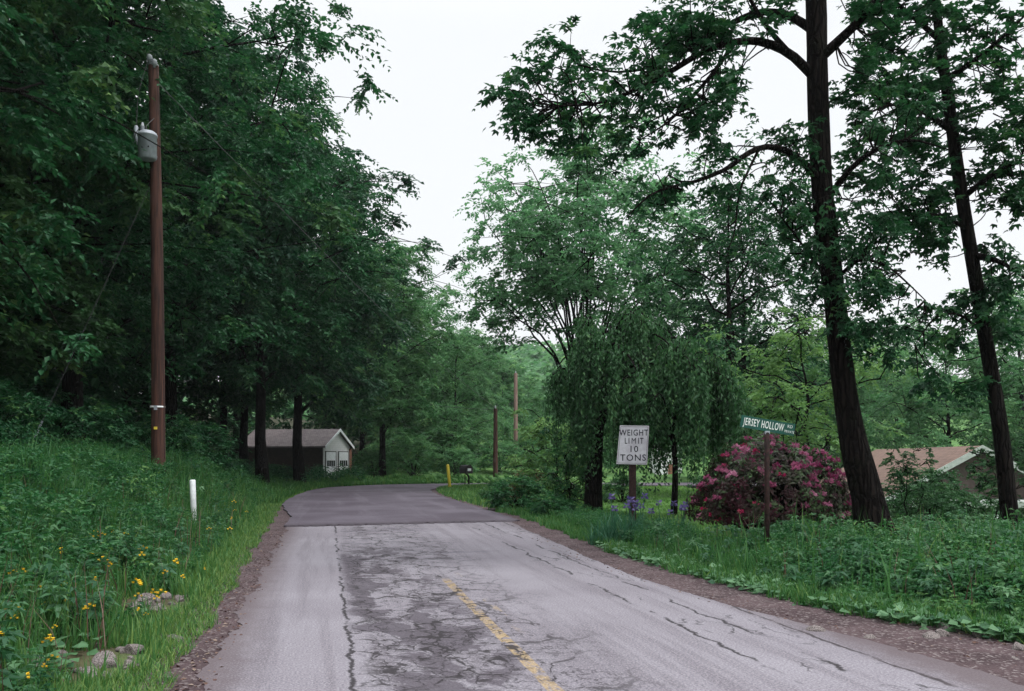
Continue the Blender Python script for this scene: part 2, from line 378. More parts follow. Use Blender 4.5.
def strip(name, A, B, z, mat, skirt=0, zb=None):
    """sheet between polylines A (left) and B (right)"""
    n = len(A)
    zb = z if zb is None else zb
    cols = [np.column_stack([A, np.full(n, z)]), np.column_stack([B, np.full(n, zb)])]
    if skirt:
        cols = [np.column_stack([A, np.full(n, z-skirt)])]+cols+[np.column_stack([B, np.full(n, z-skirt)])]
    k = len(cols); V = np.stack(cols, 1).reshape(-1,3)
    i = (np.arange(n-1)[:,None]*k+np.arange(k-1)[None,:]).ravel()
    Q = np.stack([i,i+1,i+k+1,i+k],-1)
    if skirt:                           # closing face at the start
        Q = np.vstack([Q, [[0,3,2,1]]])
    return tag(link(name, np_mesh(name, V, Q), mat), kind='structure')
def jag(y, s, amp, f=1.0):
    return amp*(np.sin(y*2.3*f+s)*.4+np.sin(y*5.1*f+2*s)*.3+np.sin(y*11.7*f+3*s)*.2+np.sin(y*23*f+s*5)*.15)
ys = np.arange(-14, 23.4, .08)
A = np.column_stack([edgeL(ys)+jag(ys,1,.10), ys]); B = np.column_stack([edgeR(ys)+jag(ys,2,.12), ys])
strip('road', A, B, .012, M['old_asphalt'])
ys2 = np.arange(-14, 31, .1)
tl = np.column_stack([np.minimum(vegL(ys2)-.35, edgeL(ys2)-.3)+jag(ys2,4,.1), ys2]); tr_ = np.column_stack([edgeL(ys2)+.5, ys2])
strip('gravel_shoulder', tl, tr_, .006, M['gravel'])
xr = np.where(ys2 > 22.6, np.interp(ys2, Rs[:100,1], Rs[:100,0]), edgeR(ys2))
strip('gravel_shoulder', np.column_stack([xr-.5, ys2]), np.column_stack([np.maximum(vegR(ys2)+.3, xr+.2)+jag(ys2,3,.12), ys2]), .006, M['gravel'], zb=.03)
# thin gravel lip along the inner bend
sel = slice(16, 100); nrmR = nrm(np.gradient(Rs, axis=0)); side = np.column_stack([nrmR[:,1], -nrmR[:,0]])
strip('gravel_shoulder', Rs[sel]-side[sel]*.3, Rs[sel]+side[sel]*.38, .014, M['gravel'])
tt = np.arange(140)
strip('resurfaced_road', Ls+nrm(np.gradient(Ls,axis=0))[:,::-1]*[-1,1]*(jag(tt*.4,1,.06)*np.minimum(1,tt/14))[:,None], Rs+side*jag(tt*.4,2,.07)[:,None], .045, M['new_asphalt'], skirt=.05)

w_ = np.linspace(0,1,90); Jb = Ls[0]*(1-w_)[:,None]+Rs[0]*w_[:,None]; dj = np.array([.38,-.92])
Jf = Jb+dj*(.10+.09*np.sin(w_*31)*np.sin(w_*77+1)+.05*np.sin(w_*170))[:,None]*np.minimum(1,np.minimum(w_,1-w_)*20)[:,None]
V_ = np.concatenate([np.column_stack([Jf,np.full(90,.015)]), np.column_stack([Jb,np.full(90,.0452)])]); k_ = np.arange(89)
tag(link('resurfaced_road', np_mesh('resurfaced_road', V_, np.stack([k_,k_+1,k_+91,k_+90],1)), M['new_asphalt']), kind='structure')

# ------------------------------------------------------------ leaves, blades, clumps
def leaf_quads(Pn, D, N, L, W, droop=.15):
    S = nrm(np.cross(D, N)); L = L[:,None]; W = W[:,None]
    v0 = Pn; mid = Pn+D*L*.45+N*L*.07
    v1 = mid+S*W*.5; v3 = mid-S*W*.5; v2 = Pn+D*L-N*L*droop
    V = np.stack([v0,v1,v2,v3],1).reshape(-1,3)
    return V, np.arange(len(V)).reshape(-1,4)
def lobed(geo, Pn, D, N, L, W, tint, lobes=1, droop=.15):
    if lobes == 1:
        geo.add(*leaf_quads(Pn, D, N, L, W, droop), tint); return
    S = nrm(np.cross(D, N))
    for a, s in ((0,1),(.85,.78),(-.85,.78)):
        geo.add(*leaf_quads(Pn, nrm(D*math.cos(a)+S*math.sin(a)), N, L*s, W*.8, droop), tint)
def clumps(geo, rng, C, Rr, O, ntw=9, nl=11, L=.2, wf=.55, flat=.35, droop=.35, lobes=1, tvar=.28):
    """leafy sprays: twigs fanning out of each clump centre, leaves alternate along every twig"""
    C = np.asarray(C); n = len(C); Rr = np.asarray(Rr)
    O = nrm(np.asarray(O)+1e-6)
    az = rng.uniform(0, 2*PI, (n,ntw)); H = np.stack([np.cos(az), np.sin(az), rng.normal(0, flat, (n,ntw))], -1)
    d = nrm(H+O[:,None,:]*.7)
    ln = Rr[:,None]*rng.uniform(.55, 1.15, (n,ntw))
    st = C[:,None,:]+rng.normal(0, .16, (n,ntw,3))*Rr[:,None,None]
    t = (np.arange(nl)+.6)/nl
    tj = t[None,None,:]+rng.uniform(-.04,.04,(n,ntw,nl))
    p = st[:,:,None,:]+d[:,:,None,:]*(ln[:,:,None]*tj)[...,None]
    p[...,2] -= droop*ln[:,:,None]*tj**2
    s = nrm(np.cross(d, np.array([0,0,1.])))
    sgn = np.where(np.arange(nl)%2 == 0, 1, -1)[None,None,:,None]
    D = d[:,:,None,:]*.65+s[:,:,None,:]*sgn*.8+rng.normal(0,.3,p.shape); D[...,2] -= .28
    N = rng.normal(0,.38,p.shape)+np.array([0,0,1.])
    D = nrm(D).reshape(-1,3); N = nrm(N).reshape(-1,3); N = nrm(N-D*np.sum(N*D,1)[:,None])
    Ls_ = (L*rng.uniform(.7,1.2,p.shape[:3])*(1-.3*tj**3)).ravel()
    ct = rng.normal(.42, tvar*.55, (n,1,1))+rng.normal(0, .1, (n,ntw,1))+np.zeros(p.shape[:3])+rng.normal(0, .12, p.shape[:3])
    lobed(geo, p.reshape(-1,3), D, N, Ls_, Ls_*wf, np.clip(ct,0,1).ravel(), lobes)
def blades(geo, rng, B, h, w, lean=.35, tint=None):
    n = len(B)
    az = rng.uniform(0,2*PI,n); a = np.stack([np.cos(az), np.sin(az), np.zeros(n)],1)
    s = np.stack([-np.sin(az), np.cos(az), np.zeros(n)],1)
    tw = rng.uniform(-.8,.8,n)[:,None]; s = nrm(s+a*tw)
    ln = (rng.uniform(.1,1,n)*lean*h)[:,None]; h = h[:,None]; w = w[:,None]
    up = np.array([0,0,1.])
    m = B+up*h*.55+a*ln*.35; tp = B+up*h*.97+a*ln
    V = np.stack([B-s*w*.5,B+s*w*.5,m+s*w*.42,m-s*w*.42,tp+s*w*.06,tp-s*w*.06],1).reshape(-1,3)
    k = np.arange(n)*6
    Q = np.concatenate([np.stack([k,k+1,k+2,k+3],1), np.stack([k+3,k+2,k+4,k+5],1)])
    t = np.clip(rng.normal(.45,.2,n) if tint is None else tint, 0, 1)
    geo.add(V, Q, np.concatenate([t,t]))
def weeds(geo, rng, B, h, nl=16, L=.09, wf=.5, tint=None, lobes=1):
    """upright leafy stems"""
    n = len(B)
    t = np.sort(rng.uniform(.12,1,(n,nl)),1); az = rng.uniform(0,2*PI,(n,1))+np.arange(nl)*2.4+rng.normal(0,.3,(n,nl))
    ln = rng.normal(0,.18,(n,1,2))*h[:,None,None]
    p = np.repeat(B[:,None,:], nl, 1).astype(float); p[...,2] += h[:,None]*t; p[...,:2] += ln*(t**2)[...,None]
    D = np.stack([np.cos(az), np.sin(az), rng.normal(.05,.35,(n,nl))],-1)
    p = p+D*.02
    N = np.stack([-np.cos(az)*.3, -np.sin(az)*.3, np.ones((n,nl))],-1)+rng.normal(0,.25,(n,nl,3))
    D = nrm(D).reshape(-1,3); N = nrm(N).reshape(-1,3); N = nrm(N-D*np.sum(N*D,1)[:,None])
    Ls_ = (L*rng.uniform(.6,1.3,(n,nl))*(1.15-.5*t)).ravel()
    tt_ = (rng.normal(.42,.18,(n,1)) if tint is None else tint[:,None])+rng.normal(0,.12,(n,nl))
    lobed(geo, p.reshape(-1,3), D, N, Ls_, Ls_*wf, np.clip(tt_,0,1).ravel(), lobes, .25)

# ------------------------------------------------------------ trees
def gen_tree(seed, H=18, R=5.5, cb=3.0, r0=.28, nlimb=20, per=15, ntw=9, nl=10, L=.25, crad=1.15, fan=False, lean=(0,0), lobes=1, flat=.35, topw=.6, wf=.55, sub=True):
    rng = np.random.default_rng(seed)
    wood = Geo(); leaf = Geo()
    n = 9; zt = np.linspace(0, H*(.34 if fan else .93), n)
    tx = np.cumsum(rng.normal(0,.06,n))+lean[0]*zt; ty = np.cumsum(rng.normal(0,.06,n))+lean[1]*zt
    tx -= tx[0]; ty -= ty[0]
    T = np.column_stack([tx,ty,zt])
    rr = r0*(1-zt/zt[-1]*(.35 if fan else .9))*np.where(np.arange(n)==0,1.35,1)
    T[0,2] = -.5
    wood.add(*tube_np(T, rr, 9))
    def env(u): return R*np.clip(np.sin(PI*np.clip(u*.86+.11,0,1)),0,1)**topw
    Cs, Rs_, Os = [], [], []
    for i in range(nlimb):
        if fan:
            u = rng.uniform(.25,1.0); zz = cb+u*(H-cb); az = i*2.4+rng.normal(0,.3); rad = env(u)*rng.uniform(.45,.95)
            z_s = zt[-1]*rng.uniform(.45,.98)
        else:
            u = (i+.5)/nlimb; zz = cb+u*(H-cb); az = i*2.4+rng.normal(0,.35); rad = env(u)*rng.uniform(.75,1.05)
            z_s = max(cb*.6, zz-rad*rng.uniform(.25,.75)) if u < .92 else H*.85
            z_s = min(z_s, H*.88)
        s = np.array([np.interp(z_s, zt, tx), np.interp(z_s, zt, ty), z_s])
        tg = np.array([rad*math.cos(az)+lean[0]*zz, rad*math.sin(az)+lean[1]*zz, zz])
        d = tg-s
        c1 = s+d*.3+np.array([0,0,(.25 if fan else .12)*np.linalg.norm(d)]); c2 = s+d*.7+np.array([0,0,.12*np.linalg.norm(d)])
        pts = curve(s, c1, c2, tg, 7); pts[1:-1] += rng.normal(0,.09,(5,3))
        lr = r0*(.27 if fan else .32)*(1-.45*u)
        wood.add(*tube_np(pts, np.linspace(lr, .02, 7), 6))
        m = per
        tt_ = rng.uniform(.32 if not fan else .4, 1.05, m)
        if fan: tt_ = rng.uniform(.6,1.08,m)
        idx = np.clip(tt_*6, 0, 5.999).astype(int); fr = np.clip(tt_*6,0,6)-idx
        bp = pts[idx]*(1-fr[:,None])+pts[idx+1]*fr[:,None]
        sp = R*(.14 if fan else .2)*(.35+tt_)
        off = rng.normal(0,1,(m,3))*np.column_stack([sp,sp,sp*.6])
        c = bp+off
        if sub:
            for k in range(m):
                if k%2 == 0: wood.add(*tube_np([bp[k], (bp[k]+c[k])/2+[0,0,.12], c[k]], [lr*.28+.008,.02,.008], 3))
        o = c.copy(); o[:,2] = 0; o = nrm(o)+[0,0,-.05]
        Cs.append(c); Os.append(o); Rs_.append(crad*rng.uniform(.6,1.15,m))
    clumps(leaf, rng, np.concatenate(Cs), np.concatenate(Rs_), np.concatenate(Os), ntw, nl, L, wf, flat, lobes=lobes)
    return wood.mesh('trunk', True), leaf.mesh('crown')
def make_tree(name, wood, crown, bark, lm, loc, label, cat='tree', group=None, rz=0, sc=1.0):
    t = empty(name, loc, rz); t.scale = (sc,sc,sc) if not isinstance(sc, tuple) else sc
    tag(t, label, cat, group)
    if not wood.materials: wood.materials.append(bark)
    if not crown.materials: crown.materials.append(lm)
    for nme, me_ in (('trunk', wood), ('crown', crown)):
        o = bpy.data.objects.new(nme, me_); COL.objects.link(o); o.parent = t
        if nme == 'crown': o.material_slots[0].link = 'OBJECT'; o.material_slots[0].material = lm
    return t
def at(x, y, dz=0): return (x, y, float(hgt(np.array([x]), np.array([y]))[0])+dz)

# forest kinds
FK = [gen_tree(11+i, H=17.5+i*.8, R=5.4, cb=(2.2,3.4,5.4,5.8)[i], nlimb=26, per=17, ntw=10, nl=10, L=(.25,.33,.30,.27)[i], wf=(.55,.7,.62,.5)[i]) for i in range(4)]
NK = [gen_tree(31+i, H=18, R=6.0, cb=(4.2,3.4)[i], r0=.3, nlimb=26, per=22, ntw=11, nl=14, L=(.175,.21)[i], wf=(.6,.7)[i], crad=1.0, topw=.5) for i in range(2)]
BK = [gen_tree(51+i, H=17, R=5.2, cb=(2.5,1.5)[i], nlimb=16, per=12, ntw=8, nl=9, L=.36, wf=.62, crad=1.3, sub=False) for i in range(2)]
gF = 'trees of the roadside wood on the left'
# (x, y, kind, mesh set, scale, rotation, label)
near = [
 (-12.6, 14.8, 0, 1.00, .3, 'nearest tall broadleaf tree of the left wood, drooping boughs at the photo edge'),
 (-14.6, 21.5, 1, 1.05, 2.1, 'tall broadleaf tree directly behind the wooden utility pole'),
 (-13.7, 28.0, 0, 1.14, 4.0, 'very tall broadleaf tree right of the utility pole whose crown reaches highest over the road'),
]
for x, y, k, s, rz, lab in near:
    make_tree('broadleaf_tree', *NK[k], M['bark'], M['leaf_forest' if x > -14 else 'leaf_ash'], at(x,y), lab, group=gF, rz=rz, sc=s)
rng = np.random.default_rng(5)
edge = [(-4.6,72,0,.62),(-8.8,61,2,.84),(-13.6,35.5,2,1.0),(-11.3,41,3,.98),(-11.5,49,2,1.03),(-15.4,52,3,.95),(-17.9,56,3,.97),(-12.5,75,1,.88),(-8,79,0,.80),(-4,92,2,.62),(-1.0,104,1,.50)]
elab = ['low branched dark tree on the outside of the bend, right of the white garage',
 'slender trunked tree just right of the garage gable beside the bend',
 'broadleaf tree of the left wood edge, first beyond the one beside the pole top',
 'broadleaf tree at the left wood edge overhanging the verge where the new asphalt begins',
 'broadleaf tree at the left wood edge just in front of the small white garage',
 'dark tree standing in front of the far end of the garage roof',
 'dark tree just left of the garage, farthest of the trees before it',
 'broadleaf tree standing just behind and right of the small white garage',
 'pale green broadleaf tree above the outside of the road bend',
 'broadleaf tree behind the black mailbox across the road',
 'farthest tree of the wood skyline, lowest where it meets the open sky']
for (x,y,k,s), lab in zip(edge, elab):
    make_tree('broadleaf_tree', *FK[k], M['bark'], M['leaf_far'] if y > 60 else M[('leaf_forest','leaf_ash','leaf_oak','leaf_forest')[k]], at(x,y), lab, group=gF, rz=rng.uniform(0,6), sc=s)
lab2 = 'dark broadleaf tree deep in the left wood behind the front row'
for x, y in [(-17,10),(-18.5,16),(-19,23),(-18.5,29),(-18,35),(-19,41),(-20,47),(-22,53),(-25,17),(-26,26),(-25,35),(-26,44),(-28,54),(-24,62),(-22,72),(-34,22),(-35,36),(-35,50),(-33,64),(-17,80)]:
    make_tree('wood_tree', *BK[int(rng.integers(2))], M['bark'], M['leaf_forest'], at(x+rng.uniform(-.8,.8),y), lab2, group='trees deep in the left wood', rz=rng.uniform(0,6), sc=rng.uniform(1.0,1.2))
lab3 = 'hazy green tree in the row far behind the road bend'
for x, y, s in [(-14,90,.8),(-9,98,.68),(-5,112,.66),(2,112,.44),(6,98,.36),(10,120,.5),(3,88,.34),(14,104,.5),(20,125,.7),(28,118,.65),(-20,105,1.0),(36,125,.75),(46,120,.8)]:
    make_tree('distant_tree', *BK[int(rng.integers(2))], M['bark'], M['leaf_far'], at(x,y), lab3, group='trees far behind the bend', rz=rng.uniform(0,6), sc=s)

# shrub kinds
def gen_shrub(seed, R=1.3, H=1.6, nc=70, ntw=8, nl=9, L=.13, crad=.42, lobes=1, wf=.55):
    rng = np.random.default_rng(seed); g = Geo(); w = Geo()
    th = rng.uniform(0,2*PI,nc); u = rng.uniform(0,1,nc)**.6; zz = rng.uniform(.12,1,nc)
    rad = R*np.sqrt(1-(zz*.92)**2)*u**.5
    C = np.column_stack([rad*np.cos(th), rad*np.sin(th), zz*H])
    O = nrm(C*[1,1,.3]+1e-5)
    clumps(g, rng, C, crad*rng.uniform(.7,1.2,nc), O, ntw, nl, L, wf, .45, lobes=lobes)
    for k in range(0,nc,3):
        w.add(*tube_np([[0,0,-.1], C[k]*[.35,.35,.55], C[k]], [.025,.015,.006], 4))
    return w.mesh('stems', True), g.mesh('foliage')
def make_shrub(name, kinds, lm, loc, label, cat='shrub', group=None, rz=0, sc=1.0, bark='bark'):
    t = empty(name, loc, rz); t.scale = sc if isinstance(sc, tuple) else (sc,sc,sc); tag(t, label, cat, group)
    w, g = kinds
    if not w.materials: w.materials.append(M[bark])
    if not g.materials: g.materials.append(lm)
    for nme, me_ in (('stems', w), ('foliage', g)):
        o = bpy.data.objects.new(nme, me_); COL.objects.link(o); o.parent = t
        if nme == 'foliage': o.material_slots[0].link = 'OBJECT'; o.material_slots[0].material = lm
    return t
SK = [gen_shrub(71), gen_shrub(72, 1.5, 2.2, 90), gen_shrub(73, 1.0, 1.1, 50)]
gS = 'understory shrubs along the foot of the left wood'
ls = 'dark leafy understory shrub at the foot of the left wood'
for x, y, k, s in [(-10.2,17.5,1,.9),(-9.2,16.0,0,.75),(-11.5,13,1,.9),(-12.5,16,1,1.1),(-13,22,1,1.1),(-10.6,22.5,0,1.0),(-10.4,27,1,.8),(-11,31,0,1.1),(-11.6,35,1,1.0),(-12,39,0,1.1),(-12.6,43,1,1.0),(-13.2,47,0,1.1),(-13.0,51.5,0,1.1),(-14.6,55,1,.9),(-15.8,59,1,.8),(-13.8,57.5,2,1.0),(-9.5,62,0,1.2),(-7.0,64,1,1.3),(-4,64,0,1.2),(-9.2,69,1,1.5),(-5,70,1,1.6),(-1,68,0,1.4),(-15,27,1,1.3),(-16,33,1,1.4),(-16,20,1,1.3),(-11.0,60,2,1.2),(-2,76,1,1.7),(-6,79,1,1.8),(1.5,74,0,1.6),(4,78,1,1.7),(8,74,0,1.5),(-10,76,1,1.6),(0,84,1,1.9),(6,86,1,1.8),(10,80,1,1.5),(2.5,66,0,1.3),(5.5,68,1,1.5),(-17,51,1,1.3),(-19,57,1,1.5)]:
    if 33 < y < 61 and x > -18: s *= .5
    make_shrub('shrub', SK[k], M['leaf_forest'] if y < 61 else M['leaf_far'], at(x,y), ls if y < 61 else 'green bush beyond the far side of the road bend', group=gS if y < 61 else 'bushes beyond the road bend', rz=rng.uniform(0,6), sc=s)

# --- the big tree on the right with limbs reaching over the road
def px_poly(rng, poly, n, D0, D1):
    poly = np.array(poly, float); lo = poly.min(0); hi = poly.max(0); out = []
    while len(out) < n:
        p = rng.uniform(lo, hi); c = False
        for (x1,y1),(x2,y2) in zip(poly, np.roll(poly,-1,0)):
            if (y1 > p[1]) != (y2 > p[1]) and p[0] < (x2-x1)*(p[1]-y1)/(y2-y1)+x1: c = not c
        if c: out.append(P(p[0], p[1], rng.uniform(D0, D1)))
    return np.array(out)
def limb_px(w, pts, r0, r1, n=16, sides=8):
    q = resample([P(*p) for p in pts], n); w.add(*tube_np(q, np.linspace(r0, r1, n), sides)); return q
def attach(w, bones, C, rng, r=.014):
    B = np.concatenate(bones)
    for c in C:
        d = np.linalg.norm(B-c, axis=1); b = B[d.argmin()]
        L_ = d.min()
        if L_ > 1.3: b = c+(b-c)*(.8/L_)
        q = resample([b, b*.66+c*.34+rng.normal(0,.09,3), b*.33+c*.67+rng.normal(0,.09,3), c], 8)
        w.add(*tube_np(q, np.linspace(r, r*.3, 8), 3))
def big_tree():
    rng = np.random.default_rng(101); w = Geo(); g = Geo()
    base = np.array([5.5, 13.5, float(hgt(np.array([5.5]), np.array([13.5]))[0])])
    tr = resample([base-[0,0,.3], P(869,504,13.5), P(853,440,13.5), P(842,370,13.5), P(835,300,13.5), P(823,200,13.5), P(818,100,13.5), P(816,0,13.5), P(811,-120,13.6), P(808,-260,13.7)], 34)
    rr = np.interp(tr[:,2], [0,.3,.9,2.2,4,8.5,12.5], [.36,.30,.24,.178,.16,.15,.08])
    rr = rr*(1+rng.normal(0,.02,34)); w.add(*tube_np(tr, rr, 18))
    for k in range(7):
        a = k*.9+rng.uniform(-.2,.2); dd = np.array([math.cos(a), math.sin(a), 0]); L_ = rng.uniform(.55,.95)
        w.add(*tube_np(resample([tr[2]+dd*.10+[0,0,.35], base+dd*.30+[0,0,.14], base+dd*L_*.85+[0,0,-.10]], 8), np.linspace(.085,.035,8), 8))
    bones = [tr]
    bones.append(limb_px(w, [(815,78,13.5),(790,54,13.3),(762,42,13),(735,42,12.8),(703,52,12.5),(670,72,12.2),(640,88,12),(600,103,11.7),(558,106,11.4)], .075,.012,20))
    bones.append(limb_px(w, [(815,32,13.5),(790,16,13.7),(762,12,13.9),(738,20,14),(712,34,14.2),(688,50,14.3),(655,66,14.4),(620,72,14.5),(585,68,14.6)], .07,.012,18))
    bones.append(limb_px(w, [(824,185,13.5),(806,165,13.3),(784,150,13),(764,147,12.8),(745,155,12.6),(728,168,12.4),(700,180,12.2),(675,186,12),(650,195,11.8),(628,216,11.6)], .06,.008,20))
    bones.append(limb_px(w, [(735,42,12.8),(715,70,12.6),(690,100,12.3),(668,122,12.0),(640,140,11.8)], .035,.008,10,5))
    bones.append(limb_px(w, [(790,54,13.3),(776,38,13.1),(762,20,13),(745,-10,12.9),(720,-50,12.8)], .05,.02,8,6))
    bones.append(limb_px(w, [(760,147,12.8),(740,190,12.6),(735,230,12.4),(728,250,12.3)], .02,.006,8,4))
    bones.append(limb_px(w, [(818,60,13.5),(860,20,13),(900,-30,12.6),(950,-80,12)], .08,.02,8,6))
    bones.append(limb_px(w, [(826,200,13.5),(860,160,13.1),(905,140,12.6),(950,150,12.2)], .05,.01,10,6))
    bones.append(limb_px(w, [(836,280,13.5),(860,260,13.2),(890,268,13),(925,300,12.7)], .035,.008,8,5))
    bones.append(limb_px(w, [(836,290,13.5),(815,262,13.2),(795,235,13),(780,215,12.8)], .03,.008,8,5))
    bones.append(limb_px(w, [(812,-60,13.6),(760,-130,13),(700,-170,12.3),(640,-190,11.8)], .09,.02,8,6))
    Cs = []
    Cs.append(px_poly(rng, [(500,72),(548,38),(570,32),(600,60),(655,20),(700,30),(745,60),(735,120),(690,130),(640,165),(590,150),(560,150),(520,130),(512,100)], 125, 11.3, 14.0))
    Cs.append(px_poly(rng, [(640,0),(800,0),(790,20),(700,60),(650,40)], 34, 12, 14.2))
    Cs.append(px_poly(rng, [(680,0),(735,0),(745,60),(735,150),(700,170),(690,80)], 22, 12, 13.5))
    Cs.append(px_poly(rng, [(495,85),(530,100),(520,118),(500,108)], 5, 11.4, 12))
    Cs.append(px_poly(rng, [(505,118),(540,118),(545,140),(515,138)], 4, 11.4, 12))
    Cs.append(px_poly(rng, [(640,168),(700,172),(735,158),(745,200),(730,235),(690,215),(655,210)], 12, 11.8, 12.6))
    Cs.append(px_poly(rng, [(770,120),(810,110),(815,215),(780,210),(760,170)], 20, 12.8, 13.6))
    Cs.append(px_poly(rng, [(780,205),(815,180),(860,190),(900,225),(885,300),(860,345),(830,340),(815,300),(790,280)], 66, 12.6, 14))
    Cs.append(px_poly(rng, [(835,0),(890,0),(930,60),(930,180),(880,180),(850,110),(835,70)], 44, 12.4, 14))
    Cs.append(px_poly(rng, [(850,255),(905,270),(912,330),(880,360),(850,330)], 18, 12.6, 13.5))
    Cs.append(px_poly(rng, [(560,-200),(900,-200),(930,-10),(650,-10)], 110, 11.5, 15))
    C = np.concatenate(Cs)
    C = C[~((C[:,2] < 8.2) & (np.abs(C[:,0]-np.interp(C[:,2], [2,5.5,8.5], [5.0,4.65,4.55])) < .30) & (C[:,1] < 13.2) & (C[:,2] > 6))]
    attach(w, bones, C, rng)
    clumps(g, rng, C, .36*rng.uniform(.5,1.25,len(C)), C-np.array([4.6,13.5,7]), 5, 5, .115, .5, .35, .3, lobes=3, tvar=.25)
    t = empty('maple_tree', base); tag(t, 'thick dark trunked tree right of the green street sign, limbs reaching over the road', 'tree')
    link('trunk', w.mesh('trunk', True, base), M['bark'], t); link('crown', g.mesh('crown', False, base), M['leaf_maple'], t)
big_tree()
def right_tree():
    rng = np.random.default_rng(102); w = Geo(); g = Geo()
    x, y = (1014-512)/F*16, 16.0; base = np.array([x, y, float(hgt(np.array([x]), np.array([y]))[0])])
    tr = resample([base-[0,0,.3], P(1008,500,16), P(1003,450,16), P(996,400,16), P(984,330,16), P(974,270,16), P(964,210,16), P(955,150,16), P(947,90,16), P(940,40,16), P(930,-60,16), P(925,-200,16)], 34)
    w.add(*tube_np(tr, np.interp(np.linspace(0,1,34),[0,.06,.3,.7,1],[.22,.15,.125,.10,.05]), 10))
    bones = [tr]
    bones.append(limb_px(w, [(950,130,16),(920,110,15.6),(890,105,15.2),(855,120,14.9)], .06,.01,10,6))
    bones.append(limb_px(w, [(960,200,16),(985,180,15.6),(1010,165,15.2),(1040,160,15)], .06,.01,10,6))
    bones.append(limb_px(w, [(972,255,16),(1000,262,15.5),(1030,282,15)], .07,.015,10,6))
    bones.append(limb_px(w, [(945,80,16),(975,60,15.6),(1005,35,15.2),(1040,0,15)], .06,.01,10,6))
    bones.append(limb_px(w, [(940,40,16),(905,10,15.6),(870,-20,15.2)], .06,.01,8,6))
    bones.append(limb_px(w, [(968,230,16),(940,215,15.6),(905,220,15.3),(880,235,15)], .045,.01,8,6))
    bones.append(limb_px(w, [(985,335,16),(960,315,15.6),(935,318,15.4),(915,345,15.2)], .03,.008,8,5))
    Cs = []
    Cs.append(px_poly(rng, [(850,0),(1024,0),(1024,60),(960,80),(900,110),(850,90)], 84, 14.6, 17.2))
    Cs.append(px_poly(rng, [(840,60),(950,100),(985,80),(1040,70),(1050,170),(1000,175),(960,150),(900,160),(845,130)], 82, 14.6, 17.2))
    Cs.append(px_poly(rng, [(850,130),(950,150),(950,230),(935,240),(900,235),(870,215),(850,180)], 48, 14.8, 16.6))
    Cs.append(px_poly(rng, [(965,180),(1045,160),(1045,215),(985,200)], 22, 14.8, 16.6))
    Cs.append(px_poly(rng, [(905,175),(950,190),(962,250),(940,262),(900,235)], 16, 15, 16.4))
    Cs.append(px_poly(rng, [(970,240),(1035,245),(1040,300),(1000,290),(975,285)], 12, 15, 16.4))
    Cs.append(px_poly(rng, [(900,300),(960,280),(1000,310),(960,350),(910,360)], 16, 15, 16.4))
    Cs.append(px_poly(rng, [(985,300),(1040,290),(1040,330),(990,340)], 7, 15, 16.4))
    Cs.append(px_poly(rng, [(850,-180),(1060,-180),(1060,-10),(850,-10)], 60, 14.6, 17.5))
    Cs.append(px_poly(rng, [(905,370),(985,355),(1000,385),(930,395)], 9, 15, 16.4))
    C = np.concatenate(Cs); attach(w, bones, C, rng)
    clumps(g, rng, C, .44*rng.uniform(.5,1.25,len(C)), C-np.array([8,16,6]), 5, 6, .14, .55, .35, .35, lobes=3, tvar=.25)
    t = empty('maple_tree', base); tag(t, 'slender leaning dark tree near the right edge in front of the brown roofed house', 'tree')
    link('trunk', w.mesh('trunk', True, base), M['bark'], t); link('crown', g.mesh('crown', False, base), M['leaf_maple'], t)
right_tree()

# --- mid and background trees on the right
w, g = gen_tree(201, H=17.6, R=7.0, cb=5.4, r0=.36, nlimb=34, per=20, ntw=8, nl=8, L=.25, crad=.9, wf=.6, fan=True, flat=.45, topw=.55)
make_tree('shade_tree', w, g, M['bark'], M['leaf_mid'], at(3.7,45), 'large pale green round crowned tree with many fanning dark stems behind the weeping tree', rz=.5)
w, g = gen_tree(202, H=12.6, R=4.2, cb=3.0, r0=.2, nlimb=18, per=11, ntw=8, nl=9, L=.22, crad=.9)
make_tree('slim_tree', w, g, M['bark'], M['leaf_maple'], at(8.3,34.5), 'medium dark tree with thin twin trunk left of the thick leaning trunk', rz=1.0)
make_tree('slim_tree', w, g, M['bark'], M['leaf_maple'], at(9.6,37.5), 'second slender dark tree just behind the street sign, beside the thin twin trunks', rz=3.7, sc=.93)
w, g = gen_tree(203, H=5.6, R=2.7, cb=1.6, r0=.10, nlimb=14, per=9, ntw=8, nl=9, L=.15, crad=.6)
make_tree('small_tree', w, g, M['bark'], M['leaf_lime'], at(8.4,26.5), 'small light yellow green tree behind the pink rhododendron', rz=1.0)
w, g = gen_tree(204, H=11, R=4.5, cb=1.0, r0=.2, nlimb=20, per=13, ntw=8, nl=9, L=.26, crad=1.0)
bt = [(25,52,1.0,.0,'dark green tree rising behind the brown roof, left of its ridge'),(31,55,1.1,1.,'broad green tree behind the middle of the brown roofed house'),
      (37,57,1.0,2.2,'green tree behind the house at the right edge of the photo'),(20.5,58,.9,3.,'green tree seen just right of the thick trunk above the roof'),
      (14.5,60,.95,4.,'green tree seen low behind the street sign'),(27.5,38,.62,5.,'low green tree beside the right gable of the brown roofed house')]
for x,y,s,rz,lab in bt:
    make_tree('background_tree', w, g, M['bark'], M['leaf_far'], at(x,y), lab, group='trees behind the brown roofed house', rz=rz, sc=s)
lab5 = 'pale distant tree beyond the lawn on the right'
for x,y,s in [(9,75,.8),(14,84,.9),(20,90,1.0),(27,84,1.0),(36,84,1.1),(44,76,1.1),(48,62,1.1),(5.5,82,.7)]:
    make_tree('background_tree', w, g, M['bark'], M['leaf_far'], at(x,y), lab5, group='distant trees beyond the lawn', rz=x, sc=s)
